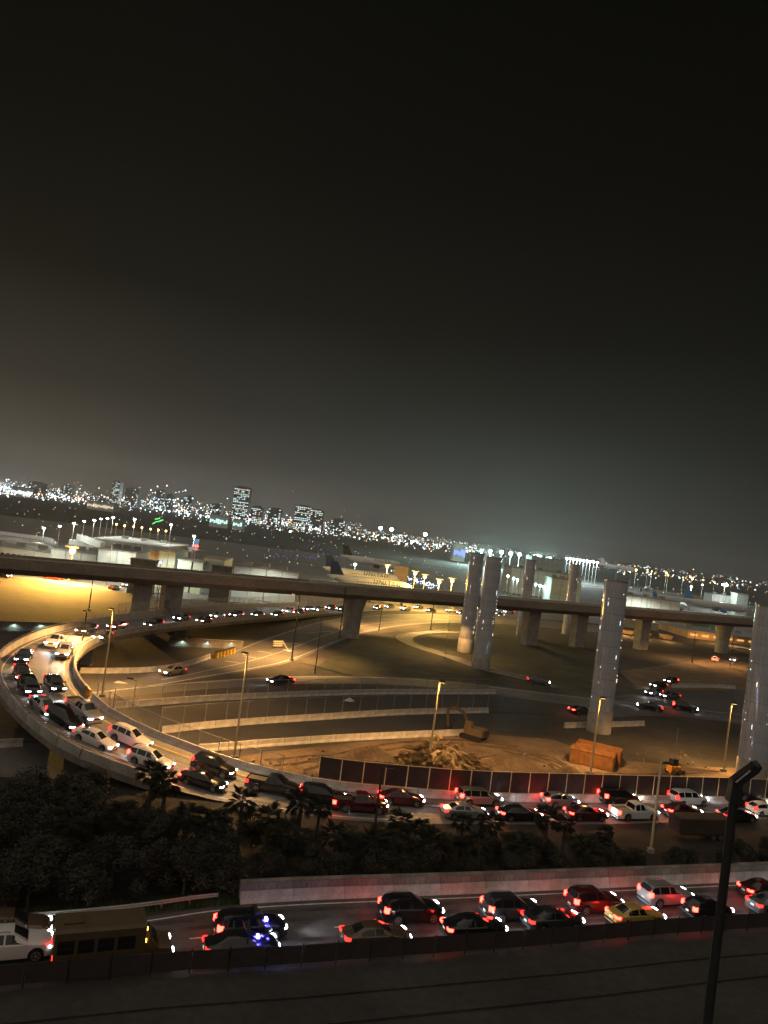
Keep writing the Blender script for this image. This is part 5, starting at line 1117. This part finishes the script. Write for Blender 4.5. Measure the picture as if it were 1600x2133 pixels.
# service vehicles in the yellow yard and on aprons
car_at('suv', 'black', 8, 1198, 40, 1204, 'dark suv parked in the yellow lit yard at the left edge', False, 0); car_at('pickup', 'red', 112, 1203, 140, 1206, 'reddish pickup in the yellow lit yard below the sodium lamp', False, 0); car_at('pickup', 'white', 150, 1202, 180, 1206, 'white pickup in the yellow lit yard', False, 0)
car_at('hatchback', 'grey', 238, 1224, 262, 1222, 'grey car with lamps at the dark end of the yellow yard', False, 60); car_at('suv', 'grey', 265, 1218, 245, 1222, 'grey suv facing the yellow yard below the deck', False, 60)
street_lamp(Vector((at(185, 1270).x, at(185, 1270).y, 0)), 0, 9.0, 'dark shoebox lamp post in front of the yellow lit yard', power=0, arm=1.3, ang=PI, pole_mat='dark_steel', r=.14)

# ------------------------------------------------------------------ city lights and towers
def dots(name, label, items, cat='lights'):
    """items: (position, radius, material index)"""
    mats = [M['d_white'], M['d_cool'], M['d_warm'], M['d_orange'], M['d_red'], M['d_blue'], M['d_green'], M['d_teal']]
    q = MB()
    for p, r_, m_ in items:
        x_, y_, z_ = p; q.add([(x_ + r_, y_, z_), (x_ - r_, y_, z_), (x_, y_ + r_, z_), (x_, y_ - r_, z_), (x_, y_, z_ + r_), (x_, y_, z_ - r_)], [(0, 2, 4), (2, 1, 4), (1, 3, 4), (3, 0, 4), (2, 0, 5), (1, 2, 5), (3, 1, 5), (0, 3, 5)], m_)
    o = mk(name, q, mats); tag(o, label, cat); return stuff(o)
for n_, c_, e_ in (('white', (1, .97, .90), 4.5), ('cool', (.66, .86, 1), 6.0), ('warm', (1, .74, .40), 4.0), ('orange', (1, .46, .12), 2.8), ('red', (1, .06, .05), 3.0), ('blue', (.16, .16, 1), 3.0), ('green', (.15, 1, .25), 2.5), ('teal', (.45, 1, .90), 3.0)):
    M['d_' + n_] = mat('dot_' + n_, c_, .5, emit=c_, es=e_, sample=False)
items = []; rc = random.Random(5)
def at_far(px, y, z): d = ray(px, 1000); k = (px - 800) / FPX; return Vector((k * y * 1.0 + 0, y, z))
for _ in range(2000):
    px = rc.uniform(-60, 1000) if rc.random() < .86 else rc.uniform(1000, 1660); y = 1150 * math.exp(rc.uniform(0, 1.5)); z = rc.uniform(2, 14) + (rc.expovariate(1 / 11.) if y > 1700 and px < 760 else rc.expovariate(1 / 3.))
    s_ = .00046 * y * rc.choice((.5, .6, .7, .8, .9, 1.1, 1.7)); items.append((at_far(px, y, z), s_, rc.choices(range(8), (30, 30, 20, 9, 5, .5, .5, 6))[0]))
for cx, cy, n, sp, sy in ((20, 1600, 90, 90, 4), (60, 1400, 30, 60, 2), (150, 1500, 60, 70, 4), (350, 2000, 90, 90, 26), (420, 1600, 70, 120, 8), (640, 1700, 90, 110, 8), (860, 1500, 70, 120, 5), (560, 1900, 70, 100, 8), (970, 1300, 60, 100, 4), (1250, 1400, 20, 200, 4), (1450, 1500, 20, 200, 3)):
    for _ in range(n): y = cy * rc.uniform(.9, 1.25); items.append((at_far(cx + rc.gauss(0, sp * .5), y, rc.uniform(3, 10) + abs(rc.gauss(0, sy))), .0007 * y * rc.uniform(.45, 1.5), rc.choices(range(8), (30, 45, 10, 4, 3, 0, 0, 8))[0]))
for _ in range(70):
    px = rc.choice((rc.uniform(0, 160), rc.uniform(300, 620), rc.uniform(0, 1000))); y = rc.uniform(1150, 1900); items.append((at_far(px, y, rc.uniform(4, 14)), .00115 * y * rc.uniform(.7, 1.4), rc.choice((0, 1, 1, 1, 7, 2))))
co_ = dots('city_lights', 'thousands of tiny city lights spread along the horizon', items)
for px, y, pw, cl_ in ((15, 1750, 500000, COOL), (80, 2350, 500000, COOL), (160, 2350, 400000, WARM), (350, 2500, 900000, COOL), (455, 2450, 400000, TEAL), (560, 2500, 600000, COOL), (650, 2400, 500000, WARM)): lamp('POINT', co_, at_far(px, y, 16), pw, cl_, None, None, .5, 1.5)
items = []
for _ in range(230):
    px = rc.uniform(0, 1600); y = rc.uniform(430, 1100); items.append((at_far(px, y, rc.uniform(.4, 3)), .00034 * y * rc.uniform(.6, 1.2), rc.choices(range(8), (34, 10, 26, 6, 4, 16, 1, 3))[0]))
for k in range(26): y = 560 + k * 4; items.append((at_far(560 + k * 6 + rc.uniform(-8, 8), y * rc.uniform(.85, 1.1), .5), .00034 * y, 5))
dots('airfield_lights', 'scattered blue and white airfield lights on the dark field', items)
items = []
for k in range(30): p = atd(318 + k * 1.15 + (0 if k < 20 else -18), 1090 - k * .38 + rc.uniform(-1, 1), 620); items.append((p * Vector((1, 1, 0)) + Vector((0, 0, max(p.z, .5))), .3, 6))
dots('taxiway_lights', 'short line of green taxiway lights beyond the amber lamps', items)
items = []
for _ in range(120):
    f = rc.random(); px, py = 815 + 95 * f + rc.gauss(0, 4), 1194 + 28 * f + rc.gauss(0, 3.0); p = at(px, py, 1.0); items.append((p, .00055 * p.y * rc.uniform(.6, 1.3), rc.choice((0, 1, 1, 5))))
for _ in range(20): p = at(1025 + rc.uniform(0, 30), 1272 + rc.uniform(-6, 10), 1.0); items.append((p, .16, 1))
dots('distant_car_lights', 'crowd of distant white car lights below the yellow apron lamps', items)

def tower(label, px0, px1, py, y, depth, lit, seed, name='office_tower', mats_=('w_cool', 'w_warm', 'w_teal'), storey=4.0):
    r_ = random.Random(seed); a, b = atd(px0, py, y), atd(px1, py, y); h = (a.z + b.z) / 2; wd = b.x - a.x; t = thing(name, label, 'building', (a.x, y, 0), 0, 'city towers')
    q = MB(); q.box((wd / 2, depth / 2, h / 2), (wd, depth, h)); mk('wall', q, M['dark_wall'], t)
    q = MB(); q.box((wd / 2, depth / 2, h + 1.5), (wd * .6, depth * .6, 3)); mk('roof_plant', q, M['dark_wall'], t)
    q = MB(); nf = max(2, int(h / storey)); nw = max(3, int(wd / 4.2))
    for f in range(nf):
        row = r_.random() < .30
        for k in range(nw):
            if r_.random() < (lit * 1.7 if row else lit * .7): q.box((wd * (k + .5) / nw, -.15, storey * (f + .55)), (wd / nw * .72, .3, storey * .42), m=r_.choice((0, 0, 1, 2)))
    stuff(mk('lit_window', q, [M[k] for k in mats_], t))
for i, (a, b, py, y, lit, lb) in enumerate(((489, 522, 1015, 1900, .55, 'tall office tower with many lit floors left of centre'), (616, 650, 1055, 1700, .6, 'broad lit office block right of the tall tower'), (648, 674, 1063, 1700, .4, 'lower wing of the broad lit office block'), (235, 251, 1003, 2300, .25, 'dark slim tower on the left skyline'), (326, 344, 1022, 2100, .25, 'tower below the brightest skyline lights'),
        (346, 358, 1030, 2050, .2, 'pale narrow tower beside the brightest skyline lights'), (384, 402, 1034, 2100, .2, 'squat tower right of the brightest skyline lights'), (438, 462, 1051, 2000, .2, 'low office block left of the tall tower'), (524, 548, 1056, 1800, .5, 'lit low block touching the tall tower'), (560, 586, 1060, 1800, .4, 'lit low block between the two main towers'),
        (690, 720, 1083, 1700, .25, 'low dim block right of the broad office block'), (262, 290, 1018, 2200, .15, 'dim low block on the left skyline'), (60, 90, 1005, 2100, .2, 'dim block at the far left skyline'), (130, 150, 1012, 2100, .25, 'small lit block at the far left skyline'))):
    tower(lb, a, b, py, y, 30, lit, 60 + i)
for n_, px, y, pw in (('left', 70, 246, 9000), ('middle', 230, 240, 8000), ('right', 350, 238, 8000), ('far right', 560, 240, 8000), ('pier', 1360, 384, 26000)):
    street_lamp(Vector((atd(px, 1160, y).x, y, 0)), 0, 13.0, {'left': 'white lamp post before the long pale terminal hall', 'middle': 'white lamp post before the pale flat block', 'right': 'white lamp post before the tall mint block', 'far right': 'white lamp post before the long white wall', 'pier': 'white lamp post before the white concourse wall'}[n_], (.90, 1.0, .88), pw, 1.2, PI / 2, pole_mat='steel', spot=165, group='white terminal lamp posts')
M['w_blue'] = mat('lit_window_blue', (.2, .2, .6), .4, emit=(.20, .32, 1.0), es=1.6, sample=False)
def lit_shed(label, px0, px1, py, y, m_): 
    a, b = atd(px0, py, y), atd(px1, py, y); t = thing('lit_warehouse', label, 'building', (a.x, y, 0), 0, 'far lit warehouses'); h = (a.z + b.z) / 2; wd = b.x - a.x
    q = MB(); q.box((wd / 2, 12, h / 2), (wd, 24, h)); mk('wall', q, M['white_wall'], t); q = MB(); q.box((wd / 2, 12, h + .4), (wd + 1, 25, .8)); mk('roof', q, M['grey_wall'], t)
    n = max(3, int(wd / 3))
    for k in range(n): q = MB(); q.box((wd * (k + .5) / n, -.2, h * (.5 + .05 * math.sin(k * 2.4))), (wd / n * .7, .4, h * (.30 + .12 * math.sin(k * 5.1)))); mk('lit_window', q, M[m_], t)
lit_shed('glowing teal glass front below the tall tower', 438, 476, 1074, 1150, 'w_teal'); lit_shed('small teal lit shed right of the glass front', 486, 506, 1082, 1150, 'w_teal'); lit_shed('white lit shed on the left field edge', 182, 238, 1046, 1250, 'w_warm')
lit_shed('white and blue lit front left of the lit shed', 28, 70, 1016, 1500, 'w_cool'); lit_shed('bright blue lit front near the pylon pair', 947, 972, 1134, 1000, 'w_blue' if 'w_blue' in M else 'w_cool')
HAZE = 0.00012
# ------------------------------------------------------------------ night haze over the field
hz = bpy.data.materials.new('night_haze'); hz.use_nodes = True; ht = hz.node_tree; ht.nodes.remove(ht.nodes['Principled BSDF'])
pv = ht.nodes.new('ShaderNodeVolumePrincipled'); pv.inputs['Color'].default_value = (0.92, 0.90, 0.86, 1); pv.inputs['Density'].default_value = HAZE; pv.inputs['Anisotropy'].default_value = 0.3
ht.links.new(pv.outputs[0], ht.nodes['Material Output'].inputs['Volume'])
hq = MB(); hq.box((0, 2600, 74), (11000, 6400, 150)); ho = mk('haze', hq, hz); ho['kind'] = 'stuff'; tag(ho, 'thin night haze hanging over the whole airfield', 'haze')
sc.cycles.volume_bounces = 0
